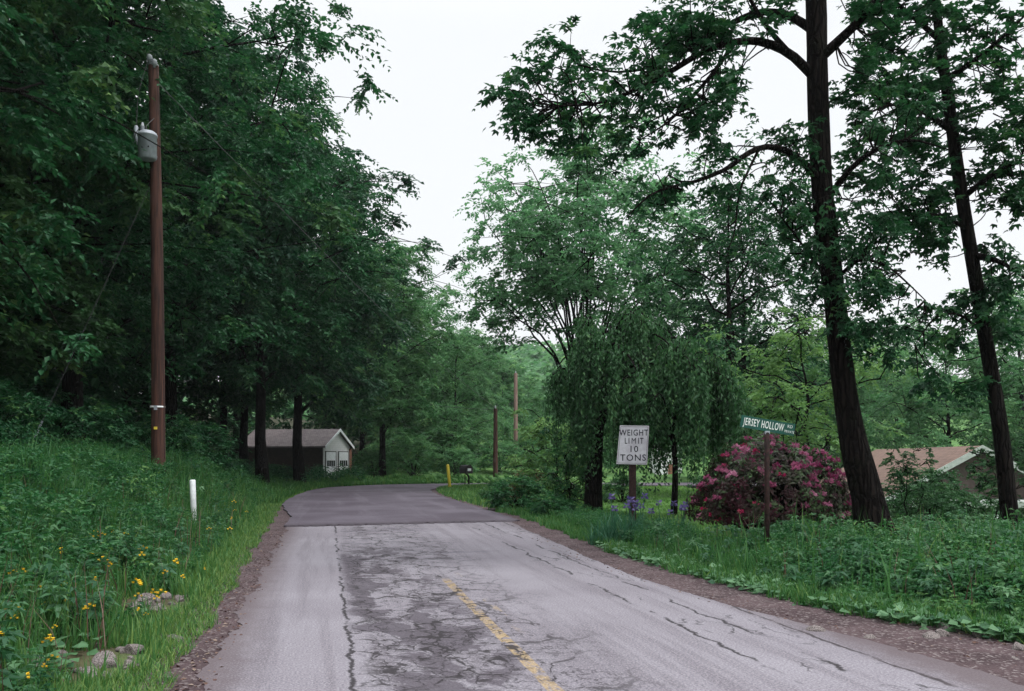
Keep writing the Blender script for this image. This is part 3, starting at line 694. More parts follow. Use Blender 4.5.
# young saplings before the house
w, g = gen_tree(205, H=3.4, R=1.25, cb=.5, r0=.035, nlimb=12, per=6, ntw=6, nl=7, L=.11, crad=.35, lobes=3)
for x,y,s,rz,lab in [(10.4,19.5,.62,0,'thin sapling in front of the middle of the brown roof'),(12.0,19,.9,2,'thin sapling just left of the slender leaning tree'),(7.9,18,.5,4,'short sapling close to the foot of the thick trunk, before the grey wall'),(13.2,20.5,1.1,1,'bushy sapling at the right edge behind the slender trunk')]:
    make_tree('sapling', w, g, M['bark'], M['leaf_weep'], at(x,y), lab, group='saplings before the house', rz=rz, sc=s)

# --- weeping trees
def weeping(name, base, R, H, trunk_r, nstr, seed, label, cut=(.35,1.3), cx=0):
    rng = np.random.default_rng(seed); w = Geo(); g = Geo()
    base = np.array(base); top = base+[cx*.5,0,H*.72]
    tr = resample([base-[0,0,.3], base+[.05,0,H*.25], base+[cx*.3-.05,.1,H*.5], top], 12)
    w.add(*tube_np(tr, np.interp(np.linspace(0,1,12),[0,.1,1],[trunk_r*1.4,trunk_r,trunk_r*.4]), 10))
    nb_ = 26; arcs = []
    for i in range(nb_):
        az = i*2.4; rr = R*rng.uniform(.45,1.0)
        s = tr[int(rng.integers(5,11))]; d = np.array([math.cos(az), math.sin(az)*.85, 0])
        ctr = base+[cx,0,0]
        e = ctr*[1,1,0]+d*rr+[0,0,base[2]+H*(1.0-.42*(rr/R)**2)-.1]
        pk = (s+e)/2+[0,0,H*.22]; pk[2] = min(pk[2], base[2]+H*1.05)
        a = curve(s, s+(pk-s)*.7, pk*.6+e*.4+[0,0,.15], e, 14); w.add(*tube_np(a, np.linspace(trunk_r*.28,.012,14), 5)); arcs.append(a)
    A_ = np.concatenate([a[4:] for a in arcs])
    an = A_[rng.integers(0,len(A_),nstr//11)]; st = an[rng.integers(0,len(an),nstr)]+rng.normal(0,.13,(nstr,3))
    cut = (cut[0], cut[1]); r_ = np.hypot(st[:,0]-base[0]-cx, st[:,1]-base[1])
    bottom = base[2]+rng.uniform(cut[0],cut[1],nstr)+.9*(r_ < R*.35)
    ln = np.clip((st[:,2]-bottom)*rng.uniform(.35,1,nstr), .4, 4)
    nl = 36; t = np.linspace(0,1,nl)
    out = nrm(np.column_stack([st[:,0]-base[0]-cx, st[:,1]-base[1], np.zeros(nstr)]))
    p = st[:,None,:]+out[:,None,:]*(.25*np.sqrt(t))[None,:,None]+rng.normal(0,.045,(nstr,nl,3))
    p[...,2] -= ln[:,None]*t
    keep = (np.arange(nl)[None,:]*.09 < ln[:,None]+.3) | (rng.random((nstr,nl)) < .3)
    D = rng.normal(0,.7,p.shape); D[...,2] = -1; N = rng.normal(0,.6,p.shape)+out[:,None,:]*.8+[0,0,.4]
    p = p[keep]; D = nrm(D[keep]); N = nrm(N[keep]); N = nrm(N-D*np.sum(N*D,1)[:,None])
    tn = (rng.normal(.42,.16,(nstr,1))+rng.normal(0,.12,(nstr,nl)))[keep]
    Lf = .125*rng.uniform(.7,1.25,len(p))
    g.add(*leaf_quads(p, D, N, Lf, Lf*.48, .1), np.clip(tn,0,1))
    for i in range(0,nstr,2):
        q = st[i]+out[i]*.12; w.add(*tube_np([st[i], q-[0,0,ln[i]*.5], q-[0,0,ln[i]*.95]], [.007,.005,.003], 3))
    t_ = empty(name, base); tag(t_, label, 'tree')
    link('trunk', w.mesh('trunk', True, base), M['bark'], t_); link('crown', g.mesh('crown', False, base), M['leaf_weep'], t_)
weeping('weeping_tree', at(2.15,24), 2.15, 6.0, .25, 1150, 301, 'weeping tree with a stout trunk left of the weight limit sign, foliage hanging like curtains', (.5,2.9), cx=.8)
weeping('weeping_tree', at(4.05,22.6), 1.75, 4.9, .085, 760, 302, 'weeping tree with a thin trunk between the weight limit sign and the pink rhododendron', (.2,1.7), cx=.1)
def _x(): pass

# --- shrubs on the right verge
LK = gen_shrub(81, 1.1, 1.5, 46, 7, 8, .12, .4)
HS = gen_shrub(87, 1.2, 1.7, 70, 8, 9, .12, .4)
for x, y, s_, lab in ((10.6,23,.9,'dark bush before the left corner of the grey house wall'),(12.6,24.5,1.0,'dark bush before the middle of the grey house wall'),(14.9,24,1.05,'dark bush beside the slender leaning trunk before the house'),(9.0,19.5,.55,'small dark bush just right of the thick trunk base')):
    make_shrub('bush', HS, M['leaf_weep'], at(x,y), lab, group='bushes before the house', rz=x, sc=s_)
make_shrub('bush', gen_shrub(82, .9, .95, 60, 8, 9, .11, .3), M['leaf_weed'], at(.25,27.2), 'rounded dark green bush on the verge at the right of the road bend', group=None)
make_shrub('bush', gen_shrub(83, .8, 1.1, 46, 8, 8, .09, .32), M['leaf_rust'], at(.55,30), 'rusty brown and olive bush behind the rounded green bush')
make_shrub('bush', gen_shrub(84, .8, .7, 46, 8, 8, .10, .28), M['leaf_weep'], at(-.5,33), 'low dark bush at the foot of the dark bare pole')
make_shrub('bush', gen_shrub(85, .7, .8, 40, 8, 8, .10, .28), M['leaf_weep'], at(3.8,31), 'small dark bush on the lawn left of the weeping tree trunk')
make_shrub('bush', gen_shrub(86, .55, .55, 40, 8, 8, .10, .25), M['leaf_weed'], at(1.05,23.2), 'low green bush at the road edge just before the drooping leafy sapling')
w, g = gen_tree(206, H=2.9, R=1.35, cb=.5, r0=.04, nlimb=13, per=6, ntw=7, nl=7, L=.15, crad=.42)
make_tree('sapling', w, g, M['bark'], M['leaf_lime'], at(1.35,29), 'bright yellow green sapling left of the weeping tree')
w, g = gen_tree(207, H=2.3, R=.9, cb=.3, r0=.03, nlimb=11, per=5, ntw=6, nl=7, L=.13, crad=.35)
make_tree('sapling', w, g, M['bark'], M['leaf_weed'], at(1.7,25), 'drooping leafy sapling with grass round its foot left of the weeping tree trunk')

# --- rhododendron
def rhodo():
    rng = np.random.default_rng(401); g = Geo(); b = Geo(); w = Geo(); r = Geo()
    cx, cyy = 4.95, 17.2; base = np.array(at(cx,cyy)); 
    n = 1050
    th = rng.uniform(0,2*PI,n); ph = np.arccos(rng.uniform(-.15,1,n)); k = rng.uniform(.55,1,n)**.4
    bumpy = 1+.12*np.sin(3*th+1)+.08*np.sin(7*th+ph*5)
    C = np.column_stack([1.5*np.sin(ph)*np.cos(th)*k*bumpy, 1.2*np.sin(ph)*np.sin(th)*k*bumpy, .62+1.25*np.cos(ph)*k*bumpy])
    C[:,2] = np.maximum(C[:,2], .12+.1*rng.random(n))
    C[:,2] *= np.interp(C[:,0], [-1.5,-.6,.3,1.5], [.68,1,1.02,.8])
    O = nrm(C-[0,0,.5])
    m = 9; az = rng.uniform(0,2*PI,(n,1))+np.arange(m)*2*PI/m
    a1 = nrm(np.cross(O, rng.normal(0,1,(n,3)))); a2 = np.cross(O, a1)
    D = a1[:,None,:]*np.cos(az)[...,None]+a2[:,None,:]*np.sin(az)[...,None]+O[:,None,:]*.25+rng.normal(0,.2,(n,m,3)); D[...,2] -= .15
    N = np.repeat(O[:,None,:], m, 1)+rng.normal(0,.2,(n,m,3))
    p = np.repeat(C[:,None,:], m, 1)+rng.normal(0,.03,(n,m,3))
    D = nrm(D).reshape(-1,3); N = nrm(N).reshape(-1,3); N = nrm(N-D*np.sum(N*D,1)[:,None])
    Lf = .13*rng.uniform(.7,1.2,n*m)
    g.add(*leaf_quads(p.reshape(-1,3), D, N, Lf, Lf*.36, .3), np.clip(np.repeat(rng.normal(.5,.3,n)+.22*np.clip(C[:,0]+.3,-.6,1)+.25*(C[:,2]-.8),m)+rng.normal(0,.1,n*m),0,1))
    def truss(G, cc, rad, q=22):
        nn = len(cc); d = nrm(rng.normal(0,1,(nn,q,3))+O[0]*0); d[...,2] = np.abs(d[...,2])*.8-.1; d = nrm(d)
        p = np.repeat(cc[:,None,:], q, 1)+d*rad*.35
        N = nrm(rng.normal(0,1,(nn,q,3))); dd = d.reshape(-1,3); N = N.reshape(-1,3); N = nrm(N-dd*np.sum(N*dd,1)[:,None])
        L_ = rad*.75*rng.uniform(.7,1.2,nn*q)
        G.add(*leaf_quads(p.reshape(-1,3), dd, N, L_, L_*.85, .3), np.clip(np.repeat(rng.normal(.5,.28,nn),q)+rng.normal(0,.12,nn*q),0,1))
    sel = (k > .8)&(C[:,1] < .6); idx = np.where(sel)[0]
    pr = np.clip((C[idx,2]-.2)/1.0,.05,1)*np.interp(C[idx,0],[-1.4,-.6,.2],[.35,.8,1])
    pick = idx[rng.random(len(idx)) < pr*.30]
    truss(b, C[pick]+O[pick]*.06, .09)
    low = idx[(rng.random(len(idx)) < .07)&(C[idx,0] < .2)]
    truss(r, C[low]+O[low]*.07, .08, 12)
    for i in range(0,n,14):
        w.add(*tube_np([[C[i,0]*.1,C[i,1]*.1,-.1], C[i]*[.5,.5,.5], C[i]], [.03,.02,.008], 5))
    t = empty('rhododendron', base); t.scale = (1.04,1.04,1.0); tag(t, 'large rounded rhododendron covered in pink blossoms behind the street sign post', 'shrub')
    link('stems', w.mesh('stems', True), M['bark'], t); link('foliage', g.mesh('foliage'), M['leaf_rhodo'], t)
    link('blossoms', b.mesh('blossoms'), M['petal_pink'], t)
    o = link('dark_blossoms', r.mesh('dark_blossoms'), M['petal_red'], t); o['label'] = 'dark crimson fading blossoms'
rhodo()

# --- irises
def iris(loc, n, nf, R, h, label, seed, nm='iris_clump'):
    rng = np.random.default_rng(seed); g = Geo(); f = Geo(); s = Geo()
    a = rng.uniform(0,2*PI,n); r = R*np.sqrt(rng.random(n)); B = np.column_stack([r*np.cos(a), r*np.sin(a)*.6, np.zeros(n)-.05])
    blades(g, rng, B, h*rng.uniform(.55,1.15,n)*(1-.45*(r/R)**2), .026*rng.uniform(.6,1.2,n), .75)
    a = rng.uniform(0,2*PI,nf); r = R*.9*np.sqrt(rng.random(nf)); F_ = np.column_stack([r*np.cos(a), r*np.sin(a)*.6, h*rng.uniform(.9,1.25,nf)])
    for p in F_:
        s.add(*tube_np([[p[0]*.8,p[1]*.8,0], p], [.008,.006], 4))
        for q in range(9):
            az = q*2.1; up = 1 if q < 3 else -.5
            D = nrm(np.array([[math.cos(az), math.sin(az), up]])); N = nrm(np.cross(D, nrm(rng.normal(0,1,(1,3)))))
            f.add(*leaf_quads(p[None]+D*.01, D, N, np.array([.085]), np.array([.07]), .2), rng.uniform(0,1,1))
    t = empty(nm, loc); tag(t, label, 'flowers')
    link('leaf_blades', g.mesh('leaf_blades'), M['leaf_iris'], t); link('stems', s.mesh('stems'), M['leaf_iris'], t); link('blossoms', f.mesh('blossoms'), M['petal_violet'], t)
iris(at(2.0,16.4), 300, 9, .62, .74, 'tall clump of violet irises at the foot of the weight limit sign', 501)
iris(at(3.05,17.2), 190, 7, .5, .52, 'shorter clump of violet irises right of the weight limit sign', 502)

# ------------------------------------------------------------ ground vegetation
def scat(rng, n, xf0, xf1, y0, y1, pw=1.0):
    """points with density falling with distance; xf0/xf1 functions of y"""
    u = rng.random(n); y = (y0**(1-pw)+(y1**(1-pw)-y0**(1-pw))*u)**(1/(1-pw)) if pw != 1 else y0*(y1/y0)**u
    a = xf0(y); b = xf1(y); x = a+(b-a)*rng.random(n)
    return x, y
def onground(x, y, dz=-.02): return np.column_stack([x, y, hgt(x, y)+dz])
def patch(x, y, s, seed=0): return .5+.5*np.sin(x*s+seed+1.7*np.sin(y*s*.7+seed))*np.sin(y*s*.8+seed*2+1.3*np.sin(x*s*.9))
rng = np.random.default_rng(601)
rocky = lambda x, y: 1.3*np.exp(-(((x+3.2)/.38)**2+((y-6.85)/.75)**2))+1.3*np.exp(-(((x+3.85)/.36)**2+((y-9.6)/.85)**2))+.7*np.exp(-(((x+6.6)/.5)**2+((y-17.8)/.8)**2))
# tall grass on the left bank
g = Geo()
x, y = scat(rng, 80000, lambda y: vegL(y)-7.5, lambda y: vegL(y)-.15, 4.2, 46, 1.15)
d = vegL(y)-x
keep = (rng.random(len(x)) < np.clip(.35+1.1*patch(x,y,.9,1),0,1))&(rocky(x,y) < .45+.3*rng.random(len(x)))
x, y, d = x[keep], y[keep], d[keep]
h = np.interp(d, [0,.5,1.3,3,8], [.10,.20,.42,.6,.55])*rng.uniform(.55,1.35,len(x))*(.7+.6*patch(x,y,1.4,4))
tn = np.clip(np.interp(d,[0,.8,2.5],[.8,.58,.4])+rng.normal(0,.17,len(x)),0,1)
blades(g, rng, onground(x,y), h, .011*rng.uniform(.7,1.6,len(x))*np.interp(y,[5,20,45],[1,1.7,3]), .55, tn)
tag(link('tall_grass', g.mesh('tall_grass'), M['grass']), 'tall green grass covering the left bank beside the road', 'grass', kind='stuff')
# larger bushy weeds
g2 = Geo()
x, y = scat(rng, 420, lambda y: vegL(y)-8, lambda y: vegL(y)-1.2, 5.5, 34, 1.1); k = rocky(x,y) < .2; x, y = x[k], y[k]; n = len(x)
C_ = onground(x, y, 0); C_ = np.repeat(C_, 5, 0)+rng.normal(0,.22,(n*5,3))*[1,1,.25]+np.column_stack([np.zeros(n*5),np.zeros(n*5),np.repeat(np.interp(vegL(y)-x,[1.2,3,8],[.25,.5,.85]),5)])
clumps(g2, rng, C_, rng.uniform(.18,.4,n*5), np.column_stack([rng.normal(0,.4,n*5),rng.normal(0,.4,n*5),np.ones(n*5)*.6]), 6, 7, .085, .55, .5)
tag(link('brambles', g2.mesh('brambles'), M['leaf_weed']), 'arching brambles and bushy weeds scattered over the left bank', 'brambles', kind='stuff')
# leafy weeds on the left bank
g = Geo()
x, y = scat(rng, 11500, lambda y: vegL(y)-9.5, lambda y: vegL(y)-.6, 4.2, 44, 1.0)
keep = (rng.random(len(x)) < np.clip(.25+1.2*patch(x,y,.7,2),0,1))&(rocky(x,y) < .35)
x, y = x[keep], y[keep]; d = vegL(y)-x
h = np.interp(d, [.7,1.6,3.5,9], [.25,.5,.78,.95])*rng.uniform(.6,1.25,len(x))
weeds(g, rng, onground(x,y), h, 20, .085*1, .5, np.clip(.3+.45*patch(x,y,1.1,3)+rng.normal(0,.1,len(x)),0,1))
tag(link('leafy_weeds', g.mesh('leafy_weeds'), M['leaf_weed']), 'bushy leafy weeds and brambles covering the upper left bank', 'weeds', kind='stuff')
# short verge grass along the road edges
g = Geo()
x, y = scat(rng, 52000, lambda y: vegL(y)-1.1, lambda y: vegL(y)+.12, 4.2, 42, 1.1)
x = x+jag(y,7,.10)-.10; k = rocky(x,y) < .5; x, y = x[k], y[k]; blades(g, rng, onground(x,y), .09*rng.uniform(.5,1.5,len(x)), .009*rng.uniform(.7,1.5,len(x))*np.interp(y,[5,20,45],[1,1.8,3]), .8, np.clip(rng.normal(.78,.2,len(x)),0,1))
x, y = scat(rng, 26000, lambda y: vegR(y)-.02, lambda y: vegR(y)+.9, 5, 27, 1.1)
x = x+jag(y,8,.15); blades(g, rng, onground(x,y), .16*rng.uniform(.5,1.6,len(x)), .011*rng.uniform(.7,1.5,len(x))*np.interp(y,[5,20,45],[1,1.6,3]), .7, np.clip(rng.normal(.5,.2,len(x)),0,1))
s_ = side[18:110]; q = Rs[18:110]; k = rng.integers(0,len(q),26000); o = rng.random(26000)**1.3*3.5+.3
xy = q[k]+s_[k]*o[:,None]+rng.normal(0,.15,(26000,2)); xy = xy[-sdist(xy[:,0],xy[:,1]) > 3.15]
blades(g, rng, onground(xy[:,0],xy[:,1]), .16*rng.uniform(.4,1.6,len(xy)), .03*rng.uniform(.7,1.5,len(xy)), .6, np.clip(rng.normal(.68,.2,len(xy)),0,1))
l_ = Ls[30:110]; nl_ = nrm(np.gradient(Ls,axis=0))[30:110]; so = np.column_stack([-nl_[:,1], nl_[:,0]])
k = rng.integers(0,len(l_),26000); o = rng.random(26000)**1.2*4+.15
xy = l_[k]+so[k]*o[:,None]; xy = xy[sdist(xy[:,0],xy[:,1]) > 3.1]
blades(g, rng, onground(xy[:,0],xy[:,1]), .2*rng.uniform(.4,1.7,len(xy)), .035*rng.uniform(.7,1.5,len(xy)), .6, np.clip(rng.normal(.55,.2,len(xy)),0,1))
tag(link('verge_grass', g.mesh('verge_grass'), M['grass']), 'short yellowish green grass along both road edges', 'grass', kind='stuff')
# thick weeds right of the road
g = Geo()
x, y = scat(rng, 13000, lambda y: vegR(y)+.45, lambda y: vegR(y)+np.interp(y,[5,14,22],[9,9,5]), 5.5, 19, .9)
off = x-vegR(y)
lawn = (x < 4.6)&(y > 14.4)&(off > 1.2)
keep = ~lawn & (rng.random(len(x)) < .95); x, y, off = x[keep], y[keep], off[keep]
h = np.interp(off,[.5,1.3,3,5,9],[.16,.30,.33,.26,.2])*np.where(rng.random(len(x))<.06,1.6,1)*rng.uniform(.65,1.25,len(x))
h *= np.where((x < 3.4)&(y > 11), .6, 1)
weeds(g, rng, onground(x,y), h, 18, .095, .62, np.clip(.38+.35*patch(x,y,1.3,5)+rng.normal(0,.1,len(x)),0,1))
x, y = scat(rng, 900, lambda y: vegR(y)+.5, lambda y: vegR(y)+1.6, 15, 26, .9)
weeds(g, rng, onground(x,y), .35*rng.uniform(.6,1.3,len(x)), 18, .09, .5)
tag(link('leafy_weeds', g.mesh('leafy_weeds'), M['leaf_weed']), 'thick green leafy undergrowth below the thick trunk right of the road', 'weeds', kind='stuff')
g = Geo()
x, y = scat(rng, 700, lambda y: vegR(y)+.5, lambda y: vegR(y)+np.interp(y,[5,14,22],[7,7,3]), 6, 17, .9); k = ~((x < 4.6)&(y > 14.4)&(x-vegR(y) > 1.2)); x, y = x[k], y[k]
weeds(g, rng, onground(x,y), .42*rng.uniform(.5,1.3,len(x)), 13, .16, .42, np.clip(rng.normal(.2,.25,len(x)),0,1), 3)
x, y = scat(rng, 450, lambda y: vegL(y)-6, lambda y: vegL(y)-.7, 4.6, 20, .9); k = rocky(x,y) < .3; x, y = x[k], y[k]
weeds(g, rng, onground(x,y), .6*rng.uniform(.5,1.3,len(x)), 13, .15, .4, np.clip(rng.normal(.25,.2,len(x)),0,1), 3)
tag(link('broad_weeds', g.mesh('broad_weeds'), M['leaf_vine']), 'coarse large leaved weeds standing out of the verges', 'weeds', kind='stuff')
g = Geo()
x, y = scat(rng, 1400, lambda y: vegL(y)-7, lambda y: vegL(y)-.6, 4.6, 26, 1.0)
blades(g, rng, onground(x,y), .65*rng.uniform(.5,1.3,len(x)), .008*rng.uniform(.7,1.5,len(x)), .6)
x, y = scat(rng, 500, lambda y: vegR(y)+.5, lambda y: vegR(y)+6, 6, 18, 1.0)
blades(g, rng, onground(x,y), .5*rng.uniform(.5,1.3,len(x)), .008*rng.uniform(.7,1.5,len(x)), .6)
tag(link('dry_stalks', g.mesh('dry_stalks'), M['dead_leaf']), 'dry brown stalks scattered among the weeds on both verges', 'stalks', kind='stuff')
# creeping broad leaves at the road's right edge
g = Geo()
def creep(n, xf0, xf1, y0, y1, L):
    x, y = scat(rng, n, xf0, xf1, y0, y1, 1.0); keep = rng.random(n) < np.clip(patch(x,y,2.2,6)*1.4,0,1); x, y = x[keep], y[keep]; n = len(x)
    az = rng.uniform(0,2*PI,n); D = nrm(np.column_stack([np.cos(az),np.sin(az),rng.uniform(-.1,.3,n)])); N = nrm(np.column_stack([rng.normal(0,.3,n),rng.normal(0,.3,n)-.25,np.ones(n)])); N = nrm(N-D*np.sum(N*D,1)[:,None])
    Lf = L*rng.uniform(.6,1.3,n); g.add(*leaf_quads(onground(x,y)+np.column_stack([0*x,0*x,rng.uniform(.03,.16,n)]), D, N, Lf, Lf*.95, .1), np.clip(rng.normal(.5,.25,n),0,1))
creep(4200, lambda y: vegR(y)-.1, lambda y: vegR(y)+.85, 6, 16, .10)
creep(1500, lambda y: vegL(y)-2.2, lambda y: vegL(y)-.7, 4.4, 9.5, .10)
tag(link('creeping_vine', g.mesh('creeping_vine'), M['leaf_vine']), 'pale broad leaved creeper along the edge of the gravel', 'ground cover', kind='stuff')
# lawn and long grass round the irises
g = Geo()
x, y = scat(rng, 60000, lambda y: vegR(y)+.9, lambda y: np.interp(y,[14,22,60],[5.2,9,24]), 13.8, 60, 1.0)
keep = -sdist(x,y) > 4.2; x, y = x[keep], y[keep]
blades(g, rng, onground(x,y), .07*rng.uniform(.5,1.4,len(x))*np.interp(y,[14,60],[1,1.8]), .02*rng.uniform(.7,1.5,len(x))*np.interp(y,[14,60],[1,3.5]), .7, np.clip(.3+.4*patch(x,y,.6,9)+rng.normal(0,.15,len(x)),0,1))
tag(link('lawn', g.mesh('lawn'), M['lawn_grass']), 'bright mown lawn seen behind the weeping tree', 'lawn', kind='stuff')
g = Geo()
x, y = scat(rng, 5000, lambda y: vegR(y)+.45, lambda y: vegR(y)+1.8, 11.5, 23, 1.0)
blades(g, rng, onground(x,y), .3*rng.uniform(.5,1.4,len(x)), .016*rng.uniform(.7,1.5,len(x)), .5, np.clip(rng.normal(.45,.18,len(x)),0,1))
x, y = scat(rng, 900, lambda y: vegR(y)+.5, lambda y: vegR(y)+6, 8, 14, 1.0)
blades(g, rng, onground(x,y), .55*rng.uniform(.5,1.4,len(x)), .016*rng.uniform(.7,1.5,len(x)), .5)
tag(link('tall_grass', g.mesh('tall_grass'), M['grass']), 'long grass round the sign posts right of the road', 'grass', kind='stuff')
# forest floor cover
g = Geo()
n = 2600; x = rng.uniform(-30,-9,n); y = rng.uniform(9,75,n); k = (vegL(y)-x > 1.5)|(y > 50); x, y = x[k], y[k]
k = sdist(x,y) > 4.6; x, y = x[k], y[k]
k = ~((np.abs(x+16) < 4.8)&(np.abs(y-67) < 4.5)); x, y = x[k], y[k]
weeds(g, rng, onground(x,y), .8*rng.uniform(.5,1.3,len(x)), 20, .24, .6)
tag(link('undergrowth', g.mesh('undergrowth'), M['leaf_forest']), 'dark undergrowth on the floor of the left wood', 'undergrowth', kind='stuff')
# dead leaves and litter on the gravel
g = Geo()
for f0, f1, n in ((lambda y: vegR(y)-.9, lambda y: vegR(y)+.3, 1500), (lambda y: vegL(y)-.2, lambda y: edgeL(y)+.1, 700)):
    x, y = scat(rng, n, f0, f1, 4.6, 20, 1.1); n = len(x)
    az = rng.uniform(0,2*PI,n); D = nrm(np.column_stack([np.cos(az),np.sin(az),rng.uniform(-.1,.3,n)])); N = nrm(np.column_stack([rng.normal(0,.4,n),rng.normal(0,.4,n),np.ones(n)])); N = nrm(N-D*np.sum(N*D,1)[:,None])
    Lf = .035*rng.uniform(.5,1.5,n); g.add(*leaf_quads(np.column_stack([x,y,hgt(x,y)+.03]), D, N, Lf, Lf*.7, .1), np.clip(rng.random(n),0,1))
tag(link('leaf_litter', g.mesh('leaf_litter'), M['dead_leaf']), 'brown leaf litter scattered on the gravel edges', 'litter', kind='stuff')

# yellow wildflowers
def flower():
    t = empty('yellow_flower', (0,0,0))
    v, q = tube_np([[0,0,-.05],[.01,0,.25],[0,.01,.5]], [.004,.003,.002], 4)
    link('stem', np_mesh('stem', v, q, np.full(len(q), .5)), M['grass'], t)
    G = Geo(); rg = np.random.default_rng(3)
    for c in ((0,.01,.5),(.05,0,.47),(-.035,.03,.46)):
        k = 6; az = np.arange(k)*2*PI/k; D = nrm(np.column_stack([np.cos(az),np.sin(az),np.full(k,.35)])); N = nrm(np.column_stack([-np.cos(az)*.35,-np.sin(az)*.35,np.ones(k)]))
        G.add(*leaf_quads(np.tile(c,(k,1)), nrm(D+[0,0,.25]), N, np.full(k,.026), np.full(k,.022), .1), rg.random(k)); G.add(*leaf_quads(np.tile(c,(k,1)), nrm(D*[1,1,0]+[0,0,-.5]), N, np.full(k,.02), np.full(k,.02), .1), rg.random(k))
    link('blossom', G.mesh('blossom'), M['petal_yellow'], t); return t
fl = flower(); spots = []
for (a,b,c,d_,D0,D1,n) in ((2,60,570,620,6.3,8,12),(88,162,515,585,7.6,12.5,17),(200,248,478,505,15,22,7),(60,150,545,600,7,11,7),(0,60,620,660,5.4,6.6,7),(170,205,560,570,9.5,12,4)):
    for i in range(n):
        D = rng.uniform(D0,D1); px = rng.uniform(a,b); spots.append(((px-512)/F*D, D))
for i,(x,y) in enumerate(spots):
    o = fl if i == 0 else copy_tree(fl)
    o.location = at(x,y, .08); o.rotation_euler.z = rng.uniform(0,6); s = rng.uniform(.45,.85)*(.75 if y < 8 else 1); o.rotation_euler.x = rng.uniform(-.3,.3); o.scale = (s*1.2,s*1.2,s)
    tag(o, 'small yellow wildflower among the weeds of the left bank', 'flower', 'yellow wildflowers on the left bank')

# rocks
def rock(seed):
    rg = random.Random(seed); bm = bmesh.new(); bmesh.ops.create_icosphere(bm, subdivisions=3, radius=1)
    ax = [Vector((rg.gauss(0,1),rg.gauss(0,1),rg.gauss(0,1))).normalized() for _ in range(9)]; cu = [rg.uniform(.45,.85) for _ in ax]
    for v in bm.verts:
        for a, c in zip(ax, cu):
            d = v.co.dot(a)
            if d > c: v.co -= a*(d-c)
        v.co *= 1+rg.uniform(-.03,.03)
    me = bpy.data.meshes.new('rock'); bm.to_mesh(me); bm.free(); me.materials.append(M['stone']); return me
RKm = [rock(i) for i in range(4)]
def put_rocks(n, cx, cy_, sx, sy, s0, s1, lab, grp):
    for i in range(n):
        x, y = cx+rng.normal(0,sx), cy_+rng.normal(0,sy); s = rng.uniform(s0,s1)
        o = bpy.data.objects.new('rock', RKm[i%4]); COL.objects.link(o)
        o.location = at(x,y,s*.1); o.rotation_euler = (rng.uniform(-.4,.4),rng.uniform(-.4,.4),rng.uniform(0,6)); o.scale = (s*1.3,s,s*.95); tag(o, lab, 'rock', grp)
put_rocks(24, -3.2, 6.95, .17, .36, .02, .09, 'pale broken stone lying in the nearest gap of the left bank weeds', 'stones in the nearest gap of the left bank')
put_rocks(14, -3.85, 9.8, .15, .38, .04, .10, 'pale broken stone in the gap of the left bank weeds below the white post', 'stones in the farther gap of the left bank')
put_rocks(30, 4.2, 8.15, .5, .25, .03, .09, 'greyish stone in the rubble at the right edge of the gravel shoulder', 'rubble at the right roadside')

# ------------------------------------------------------------ built things
def solid(name, col, rough=.6, spec=.4, metal=0, var=.15, scale=8):
    c2 = tuple(min(1, v*(1+var)) for v in col); c1 = tuple(v*(1-var) for v in col)
    return rough_mat(name, c1, c2, scale, rough, .08, lo=.3, hi=.7, spec=spec, metal=metal)
M['pole_wood'] = rough_mat('pole_wood', (.022,.011,.009), (.080,.035,.025), 14, .85, .5, (1,1,.06))
M['far_pole'] = rough_mat('far_pole', (.16,.10,.085), (.28,.19,.16), 10, .9, .3, (1,1,.1))
M['galv'] = solid('galv', (.33,.36,.40), .5, .5, .2)
M['porcelain'] = solid('porcelain', (.30,.32,.35), .35)
M['wire'] = solid('wire', (.06,.06,.065), .6)
M['white_paint'] = solid('white_paint', (.78,.80,.82), .55)
M['yellow_paint'] = solid('yellow_paint', (.72,.55,.06), .6)
M['black_paint'] = solid('black_paint', (.018,.014,.016), .5)
M['rust_steel'] = rough_mat('rust_steel', (.012,.006,.006), (.04,.018,.015), 20, .8, .2)
M['sign_green'] = solid('sign_green', (.006,.075,.055), .45)
M['letter_white'] = solid('letter_white', (.72,.75,.72), .5)
M['letter_black'] = solid('letter_black', (.02,.02,.03), .6)
def sign_white():
    m, nt, b = new_mat('sign_white'); nb = NB(nt); v = nb.obj()
    n1 = nb.noise(v, 5, 6, .7); n2 = nb.noise(v, 30, 3, .7)
    c = nb.mix(nb.ss(n1,.35,.7), (.56,.56,.60), (.42,.40,.45)); c = nb.mix(nb.m('MULTIPLY', nb.ss(n2,.6,.75), .5), c, (.25,.2,.2))
    nb.put(b.inputs['Base Color'], c); b.inputs['Roughness'].default_value = .5; return m
M['sign_white'] = sign_white()

# utility pole with transformer
px0, D0 = 158.5, 21.0
b0 = np.array(at((px0-512)/F*D0, D0)); top = P(153.5, 66, D0)
up = empty('utility_pole', b0); tag(up, 'tall reddish brown wooden utility pole carrying a grey transformer', 'utility pole')
pts = np.array([b0-[0,0,.6], b0+(top-b0)*.5+[.03,0,0], top]); v, q = tube_np(resample(pts, 8)-b0, np.linspace(.165,.115,8), 16)
link('pole', np_mesh('pole', v, q, smooth=True), M['pole_wood'], up)
def polept(py): 
    t = (b0[2]-(CAMZ-(py-HOR)/F*D0))/(b0[2]-top[2]); return b0+(top-b0)*t
bm = bmesh.new(); lathe(bm, [(.02,.0),(.118,.0),(.118,.03),(.03,.07)], top-b0, 14); bm_obj('pole_cap', bm, M['galv'], up, True)
bm = bmesh.new()
for i, (dx, dz) in enumerate(((-.05,.13),(.06,.02))):
    p = top-b0+[dx,-.1,dz]; lathe(bm, [(.02,-.1),(.03,-.04),(.07,-.03),(.05,0),(.075,.02),(.05,.05),(.06,.07),(.02,.1)], p, 12)
